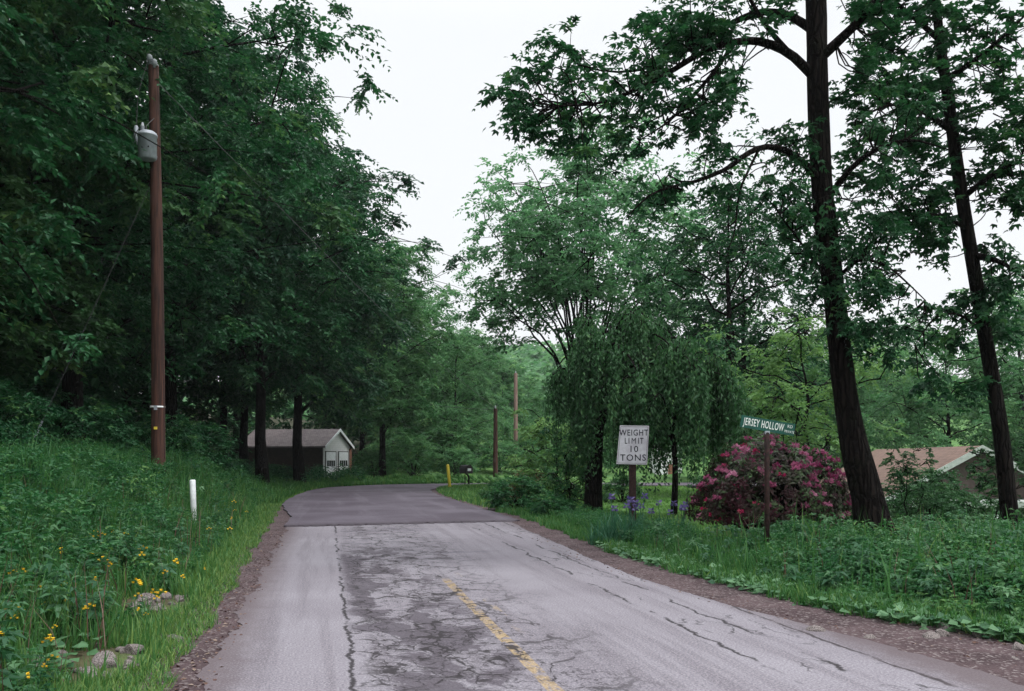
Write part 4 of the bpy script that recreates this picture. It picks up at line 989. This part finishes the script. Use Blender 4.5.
bm_obj('insulator', bm, M['porcelain'], up, True)
tc = polept(151)-b0+[-.02,-.36,0]
tr = bm_obj('transformer', (lambda bm: (lathe(bm, [(.17,-.32),(.205,-.29),(.205,.20),(.222,.21),(.222,.245),(.205,.255),(.205,.28),(.15,.32)], tc, 24), bm)[1])(bmesh.new()), M['galv'], up, True)
bm = bmesh.new(); lathe(bm, [(.03,.0),(.05,.02),(.035,.05),(.055,.07),(.035,.10),(.055,.12),(.035,.15),(.02,.22)], tc+[-.10,-.03,.30], 12); bm_obj('bushing', bm, M['porcelain'], tr, True)
bm = bmesh.new(); lathe(bm, [(.01,0),(.016,.01),(.016,.03),(.005,.04)], tc+[-.03,-.215,-.12], 8); lathe(bm, [(.01,0),(.016,.01),(.016,.03),(.005,.04)], tc+[.10,-.19,-.10], 8); bm_obj('terminal', bm, M['letter_black'], tr, True)
bm = bmesh.new(); box(bm, tc+[-.12,.15,-.2], tc+[.12,.3,-.14]); box(bm, tc+[-.12,.15,.12], tc+[.12,.3,.18]); bm_obj('mounting_bracket', bm, M['galv'], tr, bevel=.008)
fc = polept(138)-b0+[-.36,-.15,0]
bm = bmesh.new(); lathe(bm, [(.03,-.22),(.05,-.20),(.05,.2),(.035,.23)], fc, 12); co = bm_obj('fuse_cutout', bm, M['galv'], up, True)
bm = bmesh.new(); box(bm, fc+[.03,-.02,.0], fc+[.36,.12,.04]); bm_obj('bracket_arm', bm, M['galv'], co, bevel=.006)
bd = polept(407)-b0; bm = bmesh.new(); lathe(bm, [(.158,-.02),(.166,-.02),(.166,.02),(.158,.02)], bd, 18); bm_obj('metal_band', bm, M['white_paint'], up, True)
v, q = tube_np([polept(420)-b0+[.16,-.03,-.9], polept(300)-b0+[.15,-.03,0]], [.022,.022], 8); link('conduit', np_mesh('conduit', v, q), M['rust_steel'], up)
for (qa, qb) in ((top-b0+[-.05,-.1,.2], fc+[0,0,.2]), (fc+[0,0,-.2], tc+[-.10,-.03,.5]), (tc+[.0,-.03,.3], polept(120)-b0+[.05,-.12,0])):
    v, q = tube_np(resample([qa, (qa+qb)/2+[-.06,-.08,-.05], qb], 10), np.full(10,.008), 5); link('jumper_wire', np_mesh('jumper_wire', v, q), M['wire'], up)
for k_, z_ in enumerate((1.3, 1.75)):
    bm = bmesh.new(); box(bm, (-.04,-.178+k_*.004,z_), (.03,-.150,z_+(.10 if k_ else .06))); bm_obj('tag', bm, M['galv' if k_ else 'yellow_paint'], up)
# guy wire
a = polept(175); e = np.array(at(-11.3, 20.4)); bmv = resample([a, e], 6)
t = empty('guy_wire', e); tag(t, 'thin guy wire slanting from the utility pole down to the left bank', 'guy wire')
v, q = tube_np(bmv-e, np.full(6,.008), 5); link('wire', np_mesh('wire', v, q), M['wire'], t)
v, q = tube_np(bmv[-2:]*[1,1,1]-e, np.full(2,.025), 6); link('guard', np_mesh('guard', v, q), M['galv'], t)
# white marker post
p0 = np.array(at((194-512)/F*17.6, 17.6)); pt = P(192.5, 480, 17.6)
bm = bmesh.new(); lathe(bm, [(.056,-.3),(.056,pt[2]-p0[2]-.02),(.05,pt[2]-p0[2]),(.03,pt[2]-p0[2]+.006)], (0,0,0), 16)
o = bm_obj('marker_post', bm, M['white_paint'], None, True); o.location = p0; o.rotation_euler = (0,-.03,0)
tag(o, 'short white marker post standing in the weeds of the left bank', 'post')
# yellow post
p0 = np.array(at(-3.1, 45)); bm = bmesh.new(); lathe(bm, [(.075,-.3),(.075,1.22),(.06,1.27),(.02,1.29)], (0,0,0), 14)
o = bm_obj('marker_post', bm, M['yellow_paint'], None, True); o.location = p0; o.rotation_euler = (0,-.09,0)
tag(o, 'yellow marker post leaning at the inside of the road bend', 'post')
# mailbox
p0 = np.array(at(-2.5, 49.0)); mb = empty('mailbox', p0, .5); tag(mb, 'black roadside mailbox on a bent dark post beside the bend', 'mailbox')
bm = bmesh.new(); prof = [(-.2,0),(-.2,.26)]+[(-.2*math.cos(a), .26+.2*math.sin(a)) for a in np.linspace(.3,PI-.3,8)]+[(.2,.26),(.2,0)]
f0 = [bm.verts.new((x_, -.42, .78+z_)) for x_, z_ in prof]; f1 = [bm.verts.new((x_, .42, .78+z_)) for x_, z_ in prof]
bm.faces.new(f0); bm.faces.new(f1[::-1])
for i in range(len(f0)): bm.faces.new((f0[i], f1[i], f1[(i+1)%len(f0)], f0[(i+1)%len(f0)]))
bmesh.ops.recalc_face_normals(bm, faces=bm.faces); box_ = bm_obj('box', bm, M['black_paint'], mb)
bm = bmesh.new(); box(bm, (-.11,-.428,.92), (.10,-.424,1.06)); bm_obj('number_plate', bm, M['white_paint'], box_)
bm = bmesh.new(); box(bm, (.205,-.2,.95), (.222,-.15,1.25)); bm_obj('flag', bm, M['rust_steel'], box_)
v, q = tube_np(resample([[.22,.15,-.2],[.22,.12,.3],[.17,.05,.62],[0,0,.79]], 10), np.full(10,.055), 8); link('post', np_mesh('post', v, q, smooth=True), M['black_paint'], mb)
v, q = tube_np([[-.06,0,-.2],[-.06,0,.79]], [.025,.025], 6); link('brace', np_mesh('brace', v, q), M['rust_steel'], mb)
# far poles
def far_pole(x, y, h, r, mat, lab, arm=False, lean=0):
    b = np.array(at(x,y)); t = empty('utility_pole', b); tag(t, lab, 'utility pole')
    v, q = tube_np(resample([[0,0,-.4],[lean*.5,0,h*.5],[lean,0,h]], 6), np.linspace(r,r*.75,6), 10); link('pole', np_mesh('pole', v, q, smooth=True), M[mat], t)
    bm = bmesh.new()
    if arm: box(bm, (-.8,-.06,h-.5), (.8,.06,h-.38))
    lathe(bm, [(.02,0),(.05,.03),(.03,.1),(.05,.14),(.02,.2)], (lean,0,h-.02), 8)
    bm_obj('crossarm' if arm else 'insulator', bm, M['pole_wood' if arm else 'porcelain'], t)
    return b+[lean,0,h]
e1 = far_pole(-1.1, 60, 4.6, .17, 'pole_wood', 'dark slim pole behind the mailbox, left of the paler one')
e2 = far_pole(.3, 73, 7.6, .19, 'far_pole', 'pale brown utility pole standing farther off in the middle distance')
def wire(a, b, sag, lab, r=.012):
    mid = (a+b)/2-[0,0,sag]; pts = resample([a, mid, b], 20)
    v, q = tube_np(pts-a, np.full(20, r), 5); o = link('power_line', np_mesh('power_line', v, q), M['wire']); o.location = a; tag(o, lab, 'wire')
wire(top+[.05,-.05,-.35], e1, .5, 'thin power line running from the transformer pole to the dark far pole')
wire(e1+[0,0,-.1], np.array([-9,66,6.1]), .2, 'thin wire from the dark far pole to the left wood', .014)

# text
def text_obj(s, size, name, mat, parent, loc, rot, align='CENTER', xs=1.0, bold=.0, sp=1.14):
    cu = bpy.data.curves.new(name, 'FONT'); cu.body = s; cu.size = size; cu.align_x = align; cu.align_y = 'CENTER'; cu.extrude = .0015; cu.offset = bold; cu.space_character = sp
    cu.resolution_u = 3
    o = bpy.data.objects.new(name, cu); COL.objects.link(o)
    bpy.context.view_layer.update()
    me = bpy.data.meshes.new_from_object(o.evaluated_get(bpy.context.evaluated_depsgraph_get())); bpy.data.objects.remove(o)
    me.name = name; me.materials.clear(); t = link(name, me, mat, parent); t.location = loc; t.rotation_euler = rot; t.scale = (xs,1,1); return t
# weight limit sign
Dw = 17.7; b = np.array(at((632-512)/F*Dw+.01, Dw)); c = P(632.5,445,Dw)-b
ws = empty('weight_limit_sign', b); tag(ws, 'worn white sign reading WEIGHT LIMIT 10 TONS on a dark post', 'road sign')
bm = bmesh.new(); box(bm, (-.065,-.05,-.4), (.065,.06,c[2]+.3)); bm_obj('post', bm, M['rust_steel'], ws, bevel=.008)
pn = empty('sign_panel', (0,0,0)); bpy.data.objects.remove(pn)
bm = bmesh.new()
W2, H2 = .305, .375
out = [(-W2-.02,-H2),(W2-.03,-H2-.01),(W2+.01,H2),(-W2+.05,H2+.01)]
fr = [bm.verts.new((x_, -.078, z_)) for x_, z_ in out]; bk = [bm.verts.new((x_, -.066, z_)) for x_, z_ in out]
bm.faces.new(fr); bm.faces.new(bk[::-1])
for i in range(4): bm.faces.new((fr[i], bk[i], bk[(i+1)%4], fr[(i+1)%4]))
bmesh.ops.recalc_face_normals(bm, faces=bm.faces)
pan = bm_obj('panel', bm, M['sign_white'], ws, bevel=.003); pan.location = c
bm = bmesh.new()
ins = [(x_*.93, z_*.94) for x_, z_ in out]; th = .006
for (x1,z1),(x2,z2) in zip(ins, ins[1:]+ins[:1]):
    d = Vector((x2-x1,0,z2-z1)).normalized(); n_ = Vector((-d.z,0,d.x))*th/2
    vs = [bm.verts.new((x1+s*n_.x, -.0815, z1+s*n_.z)) for s in (1,-1)]+[bm.verts.new((x2+s*n_.x, -.0815, z2+s*n_.z)) for s in (-1,1)]
    bm.faces.new(vs)
bm_obj('border', bm, M['letter_black'], pan)
for s, z_, sz, dx, xs in (('WEIGHT', .235, .168, .015, .80), ('LIMIT', .075, .165, .01, .72), ('10', -.085, .175, .01, 1.0), ('TONS', -.255, .178, .0, 1.0)):
    for s1, ox in (zip('LIMIT', (-.15,-.09,.005,.098,.16)) if s == 'LIMIT' else ((s, 0),)):
      text_obj(s1, sz, 'lettering', M['letter_black'], pan, (dx+ox,-.0815,z_), (PI/2,0,0), xs=xs*(1.12 if s1 == 'M' else 1), bold=.0015 if s1 != 'M' else 0, sp=1.38 if s == 'LIMIT' else 1.14)
# street sign
Ds = 13.0; b = np.array(at((767-512)/F*Ds, Ds)); ps = empty('street_sign', b); tag(ps, 'green street name sign reading JERSEY HOLLOW on a dark brown post', 'street sign')
tp = P(768,433,Ds)-b
bm = bmesh.new(); lathe(bm, [(.038,-.4),(.038,tp[2]),(.03,tp[2]+.01)], (0,0,0), 14); bm_obj('post', bm, M['rust_steel'], ps, True)
bm = bmesh.new(); box(bm, (-.035,-.03,tp[2]-.02), (.035,.03,tp[2]+.03)); bm_obj('bracket', bm, M['galv'], ps, bevel=.004)
L_ = .40; hh = .088
bm = bmesh.new(); box(bm, (-L_,-.004,-hh), (L_,.004,hh)); bl = bm_obj('blade', bm, M['sign_green'], ps, bevel=.002)
bl.location = (tp[0]-.01, -.02, tp[2]+.02+hh); bl.rotation_euler = (0, .165, .05)
for s, sz, x_, z_, xs in (('JERSEY HOLLOW', .150, -.06, 0, .47), ('RD', .062, .325, .035, .9), ('PRIVATE', .052, .325, -.04, .68)):
    text_obj(s, sz, 'lettering', M['letter_white'], bl, (x_,-.0065,z_), (PI/2,0,0), xs=xs, bold=.0015 if sz > .1 else 0)

# garage
def shingle(name, ca, cb, sc=1.0):
    m, nt, bs = new_mat(name); nb = NB(nt); v = nb.obj()
    br = nb.n('ShaderNodeTexBrick'); sp = nb.n('ShaderNodeSeparateXYZ'); nb.put(sp.inputs[0], v)
    cm = nb.n('ShaderNodeCombineXYZ'); nb.put(cm.inputs[0], sp.outputs[0 if name == 'shingle_grey' else 1]); nb.put(cm.inputs[1], nb.m('MULTIPLY', sp.outputs[2], 1.3)); nb.put(br.inputs['Vector'], cm.outputs[0])
    br.inputs['Scale'].default_value = 3*sc; br.inputs['Color1'].default_value = (*ca,1); br.inputs['Color2'].default_value = (*cb,1); br.inputs['Mortar'].default_value = (*[c*.45 for c in ca],1); br.inputs['Mortar Size'].default_value = .03
    f = nb.noise(v, 2.5, 5, .7); c = nb.mix(nb.m('MULTIPLY', nb.ss(f,.4,.7), .45), br.outputs[0], tuple(x_*1.35 for x_ in cb))
    nb.put(bs.inputs['Base Color'], c); bs.inputs['Roughness'].default_value = .9; nb.put(bs.inputs['Normal'], nb.bump(br.outputs['Fac'], -.3, .02)); return m
M['shingle_grey'] = shingle('shingle_grey', (.13,.108,.112), (.20,.168,.172))
M['shingle_brown'] = shingle('shingle_brown', (.12,.070,.052), (.17,.104,.08))
def clap(name, ca, cb, step=.14):
    m, nt, bs = new_mat(name); nb = NB(nt); v = nb.obj(); sp = nb.n('ShaderNodeSeparateXYZ'); nb.put(sp.inputs[0], v)
    fr_ = nb.m('FRACT', nb.m('DIVIDE', sp.outputs[2], step)); f = nb.noise(v, 4, 5, .7)
    c = nb.mix(nb.ss(f,.35,.7), ca, cb); c = nb.mix(nb.m('MULTIPLY', nb.ss(fr_,.12,.0), .6), c, tuple(x_*.3 for x_ in ca))
    nb.put(bs.inputs['Base Color'], c); bs.inputs['Roughness'].default_value = .8; nb.put(bs.inputs['Normal'], nb.bump(fr_, .5, .03)); return m
M['clap_white'] = clap('clap_white', (.68,.68,.68), (.78,.78,.79)); M['clap_grey'] = clap('clap_grey', (.13,.13,.13), (.19,.19,.20)); M['clap_brown'] = clap('clap_brown', (.05,.035,.03), (.075,.052,.045))
M['brick'] = rough_mat('brick', (.20,.09,.06), (.33,.16,.11), 12, .9, .3)
M['dark_glass'] = solid('dark_glass', (.02,.025,.03), .15, .5)
M['pale_trim'] = solid('pale_trim', (.36,.40,.37), .6)
def prism_house(parent, L, W, eave, ridge, ov, wallmat, roofmat, trim, th=.12, base=-.3, along='x'):
    """gable wall in plane x=0 (y 0..W), body runs to x=-L (along x) ; returns wall, roof"""
    bm = bmesh.new()
    def V(x,y,z): return bm.verts.new((x,y,z))
    prof = [(0,base),(W,base),(W,eave),(W/2,ridge-.02),(0,eave)]
    a = [V(0,y,z) for y,z in prof]; b_ = [V(-L,y,z) for y,z in prof]
    bm.faces.new(a); bm.faces.new(b_[::-1])
    for i in range(5): bm.faces.new((a[i],b_[i],b_[(i+1)%5],a[(i+1)%5]))
    bmesh.ops.recalc_face_normals(bm, faces=bm.faces); wl = bm_obj('wall', bm, wallmat, parent)
    sl = (ridge-eave)/(W/2); 
    bm = bmesh.new()
    for s in (0,1):
        y0_, y1_ = (-ov, W/2) if s == 0 else (W+ov, W/2)
        z0_ = eave-sl*ov; z1_ = ridge
        q = [(ov,y0_,z0_),(ov,y1_,z1_),(-L-ov,y1_,z1_),(-L-ov,y0_,z0_)]
        lo = [bm.verts.new((x_,y_,z_+.01)) for x_,y_,z_ in q]; hi = [bm.verts.new((x_,y_,z_+.01+th)) for x_,y_,z_ in q]
        bm.faces.new(lo); bm.faces.new(hi[::-1])
        for i in range(4): bm.faces.new((lo[i],lo[(i+1)%4],hi[(i+1)%4],hi[i]))
    bmesh.ops.recalc_face_normals(bm, faces=bm.faces); rf = bm_obj('roof', bm, roofmat, parent)
    for s in (0,1):                     # rake boards on the gable
        bm = bmesh.new(); y0_ = -ov-.02 if s == 0 else W+ov+.02; z0_ = eave-sl*(ov+.02)
        for x_ in (ov+.003, ov+.035):
            pass
        pts_ = [(y0_, z0_-.06),(W/2, ridge-.06),(W/2, ridge+th+.03),(y0_, z0_+th+.03)]
        f_ = [bm.verts.new((ov+.035,y_,z_)) for y_,z_ in pts_]; g_ = [bm.verts.new((ov+.003,y_,z_)) for y_,z_ in pts_]
        bm.faces.new(f_); bm.faces.new(g_[::-1])
        for i in range(4): bm.faces.new((f_[i],f_[(i+1)%4],g_[(i+1)%4],g_[i]))
        bmesh.ops.recalc_face_normals(bm, faces=bm.faces); bm_obj('rake_board', bm, trim, rf)
    return wl, rf
ga = empty('garage', (-13.4,64,.0), math.radians(-11.3)); tag(ga, 'small white two door garage with a steep pinkish grey roof among the left wood', 'garage')
prism_house(ga, 6.4, 5.1, 2.42, 3.62, .22, M['clap_white'], M['shingle_grey'], M['white_paint'])
bm = bmesh.new(); box(bm, (-6.3,-.02,-.3), (-.05,-.004,2.36)); bm_obj('side_wall_shade', bm, M['clap_brown'], ga)  # dark sheet over the white wall, painting in the shadow on the long side
for y0_ in (.35, 2.75):
    bm = bmesh.new(); box(bm, (.004,y0_-.12,-.3), (.02,y0_+1.97,2.1)); bm_obj('door_recess_dark', bm, M['black_paint'], ga)  # flat black sheet painting the dark gap and recess beside each door
    bm = bmesh.new(); box(bm, (.024,y0_,-.3), (.06,y0_+1.75,2.04)); dr = bm_obj('garage_door', bm, M['white_paint'], ga, bevel=.01)
    for k in range(4):
        bm = bmesh.new(); box(bm, (.063,y0_+.14+k*.38,1.0), (.07,y0_+.44+k*.38,1.42)); bm_obj('pane', bm, M['dark_glass'], dr)
bm = bmesh.new(); box(bm, (.004,4.86,-.3), (.10,5.13,2.3)); bm_obj('corner_post', bm, M['brick'], ga)
# brown roofed house on the right
hz = -2.5
ho = empty('house', (14.25,34,hz), math.radians(-7.7)); tag(ho, 'low grey house with a pinkish brown shingled gable roof beyond the undergrowth', 'house')
hh_ = bpy.data.objects.new('body_frame', None); bpy.data.objects.remove(hh_)
def house():
    W, L, eave, ridge = 6.4, 14, 2.60, 4.42
    bm = bmesh.new(); prof = [(0,-.5),(W,-.5),(W,eave),(W/2,ridge-.02),(0,eave)]
    a = [bm.verts.new((x,0,z)) for x,z in prof]; b_ = [bm.verts.new((x,L,z)) for x,z in prof]
    bm.faces.new(a[:3]+[a[4]]); bm.faces.new([b_[4],b_[2],b_[1],b_[0]]); bm.faces.new((b_[4],b_[3],b_[2]))
    for i in (1,4): bm.faces.new((a[i],b_[i],b_[(i+1)%5],a[(i+1)%5]))
    bmesh.ops.recalc_face_normals(bm, faces=bm.faces); bm_obj('wall', bm, M['clap_grey'], ho)
    bm = bmesh.new(); v_ = [(0.0,eave),(W,eave),(W/2,ridge-.03)]; f_ = [bm.verts.new((x,-.02,z)) for x,z in v_]; g_ = [bm.verts.new((x,.04,z)) for x,z in v_]
    bm.faces.new(f_); bm.faces.new(g_[::-1])
    for i in range(3): bm.faces.new((f_[i],f_[(i+1)%3],g_[(i+1)%3],g_[i]))
    bmesh.ops.recalc_face_normals(bm, faces=bm.faces); bm_obj('gable', bm, M['clap_brown'], ho)
    ov, th = .35, .13; sl = (ridge-eave)/(W/2); bm = bmesh.new()
    for x0_ in (-ov, W+ov):
        z0_ = eave-sl*ov; q = [(x0_,-ov,z0_),(W/2,-ov,ridge),(W/2,L+ov,ridge),(x0_,L+ov,z0_)]
        lo = [bm.verts.new((x_,y_,z_+.01)) for x_,y_,z_ in q]; hi = [bm.verts.new((x_,y_,z_+.01+th)) for x_,y_,z_ in q]
        bm.faces.new(lo); bm.faces.new(hi[::-1])
        for i in range(4): bm.faces.new((lo[i],lo[(i+1)%4],hi[(i+1)%4],hi[i]))
    bmesh.ops.recalc_face_normals(bm, faces=bm.faces); rf = bm_obj('roof', bm, M['shingle_brown'], ho)
    for x0_ in (-ov-.02, W+ov+.02):
        bm = bmesh.new(); z0_ = eave-sl*(ov+.02); pts_ = [(x0_,z0_-.08),(W/2,ridge-.08),(W/2,ridge+th+.03),(x0_,z0_+th+.03)]
        f_ = [bm.verts.new((x_,-ov-.035,z_)) for x_,z_ in pts_]; g_ = [bm.verts.new((x_,-ov-.003,z_)) for x_,z_ in pts_]
        bm.faces.new(f_); bm.faces.new(g_[::-1])
        for i in range(4): bm.faces.new((f_[i],f_[(i+1)%4],g_[(i+1)%4],g_[i]))
        bmesh.ops.recalc_face_normals(bm, faces=bm.faces); bm_obj('rake_board', bm, M['pale_trim'], rf)
    bm = bmesh.new(); box(bm, (-.3,-1.6,2.32), (W+1.5,-.06,2.56)); bm_obj('porch_roof', bm, M['pale_trim'], ho, bevel=.02)
    bm = bmesh.new(); box(bm, (-.06,-.09,-.5), (.2,-.004,2.3)); bm_obj('corner_board', bm, M['white_paint'], ho)
    for x0_ in (2.2, 4.4):
        bm = bmesh.new(); box(bm, (x0_,-.06,.9), (x0_+.9,-.022,2.0)); wf_ = bm_obj('window', bm, M['pale_trim'], ho, bevel=.01)
        bm = bmesh.new(); box(bm, (x0_+.08,-.072,.98), (x0_+.82,-.064,1.92)); bm_obj('pane', bm, M['dark_glass'], wf_)
    for x0_ in (3.2, 7.5):
        bm = bmesh.new(); box(bm, (x0_,-1.5,-.5), (x0_+.12,-1.38,2.31)); bm_obj('porch_post', bm, M['white_paint'], ho)
house()
# white shed far over the lawn
sx, sy = (658-512)/F*68, 68
sh = empty('shed', at(sx,sy), math.radians(-80)); tag(sh, 'small white building glimpsed through the weeping branches beyond the lawn', 'shed')
prism_house(sh, 2.0, 1.9, 1.9, 2.4, .15, M['white_paint'], M['shingle_grey'], M['white_paint'])
bm = bmesh.new(); box(bm, (.004,.8,0), (.03,1.2,.8)); bm_obj('door', bm, M['brick'], sh)

# ------------------------------------------------------------ far wooded hill
def far_wood():
    rng = np.random.default_rng(901); g = Geo(); n = 5200
    x = rng.uniform(-160,260,n); y = rng.uniform(150,330,n)
    z = hgt(x,y)*.0+np.interp(y,[150,330],[2,30])+8*np.sin(x*.02+1)+rng.uniform(-2,6,n)
    clumps(g, rng, np.column_stack([x,y,z]), rng.uniform(3,5.5,n), np.column_stack([0*x,0*x-1,.3+0*x]), 6, 5, 2.4, .7, .5)
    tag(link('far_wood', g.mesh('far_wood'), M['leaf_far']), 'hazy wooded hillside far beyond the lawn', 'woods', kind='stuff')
    xs_ = np.linspace(-220,320,40); ys_ = np.linspace(130,420,20); X_, Y_ = np.meshgrid(xs_, ys_)
    Z_ = np.interp(Y_,[130,150,330,420],[-3,0,28,30])+8*np.sin(X_*.02+1)*sstep((Y_-130)/40)-1
    i = (np.arange(19)[:,None]*40+np.arange(39)[None,:]).ravel()
    tag(link('hill', np_mesh('hill', np.stack([X_,Y_,Z_],-1).reshape(-1,3), np.stack([i,i+1,i+41,i+40],-1), smooth=True), M['ground']), kind='structure')
far_wood()

# haze
bm = bmesh.new(); box(bm, (-300,-60,-8), (400,460,46)); m, nt, b = new_mat('haze')
nt.nodes.remove(b); pv = nt.nodes.new('ShaderNodeVolumePrincipled'); pv.inputs['Color'].default_value = (.86,.93,.97,1); pv.inputs['Density'].default_value = .00024; pv.inputs['Anisotropy'].default_value = .2
nt.links.new(pv.outputs[0], nt.nodes['Material Output'].inputs['Volume'])
tag(bm_obj('haze', bm, m), 'thin pale morning haze between the trees', 'haze', kind='stuff')

# ------------------------------------------------------------ light, sky, camera
W = bpy.data.worlds.new('World'); SC.world = W; W.use_nodes = True; nt = W.node_tree; nb = NB(nt)
bg = nt.nodes['Background']; bg.inputs['Strength'].default_value = .13
sky = nb.n('ShaderNodeTexSky', sky_type='NISHITA', sun_disc=False, sun_elevation=math.radians(60), sun_rotation=math.radians(125), air_density=1.2, dust_density=4)
tc_ = nb.n('ShaderNodeTexCoord'); sp = nb.n('ShaderNodeSeparateXYZ'); nb.put(sp.inputs[0], tc_.outputs['Generated'])
el = sp.outputs[2]
# thick bright cloud: even near the horizon, brighter high up
amt = nb.m('MULTIPLY_ADD', nb.ss(el, .42, .92), 16.0, 6.2)
cv = nb.n('ShaderNodeVectorMath', operation='SCALE'); cv.inputs[0].default_value = (.955,.975,1.0); nb.put(cv.inputs['Scale'], amt)
mx = nb.mix(.93, sky.outputs[0], cv.outputs[0]); nb.put(bg.inputs['Color'], mx)
sd = bpy.data.lights.new('sun', 'SUN'); sd.energy = 1.5; sd.angle = math.radians(14); sd.color = (1,.98,.95)
so_ = bpy.data.objects.new('sun', sd); COL.objects.link(so_)
ela, azi = math.radians(60), math.radians(125)
dirv = Vector((math.sin(azi)*math.cos(ela), math.cos(azi)*math.cos(ela), math.sin(ela)))
so_.rotation_euler = dirv.to_track_quat('Z','Y').to_euler(); so_.location = (0,0,40)
cd = bpy.data.cameras.new('camera'); co_ = bpy.data.objects.new('camera', cd); COL.objects.link(co_); SC.camera = co_
co_.location = (0,0,CAMZ); co_.rotation_euler = (PI/2,0,0); cd.sensor_width = 36; cd.lens = F/1024*36
cd.shift_y = (HOR-345.5)/1024; cd.clip_end = 4000; cd.clip_start = .05
vs = SC.view_settings; vs.view_transform = 'Standard'; vs.look = 'None'; vs.gamma = 1; vs.exposure = .38; vs.use_curve_mapping = False
SC.cycles.max_bounces = 7; SC.cycles.diffuse_bounces = 3; SC.cycles.transmission_bounces = 4; SC.cycles.volume_bounces = 0; SC.cycles.transparent_max_bounces = 8
SC.cycles.use_denoising = True
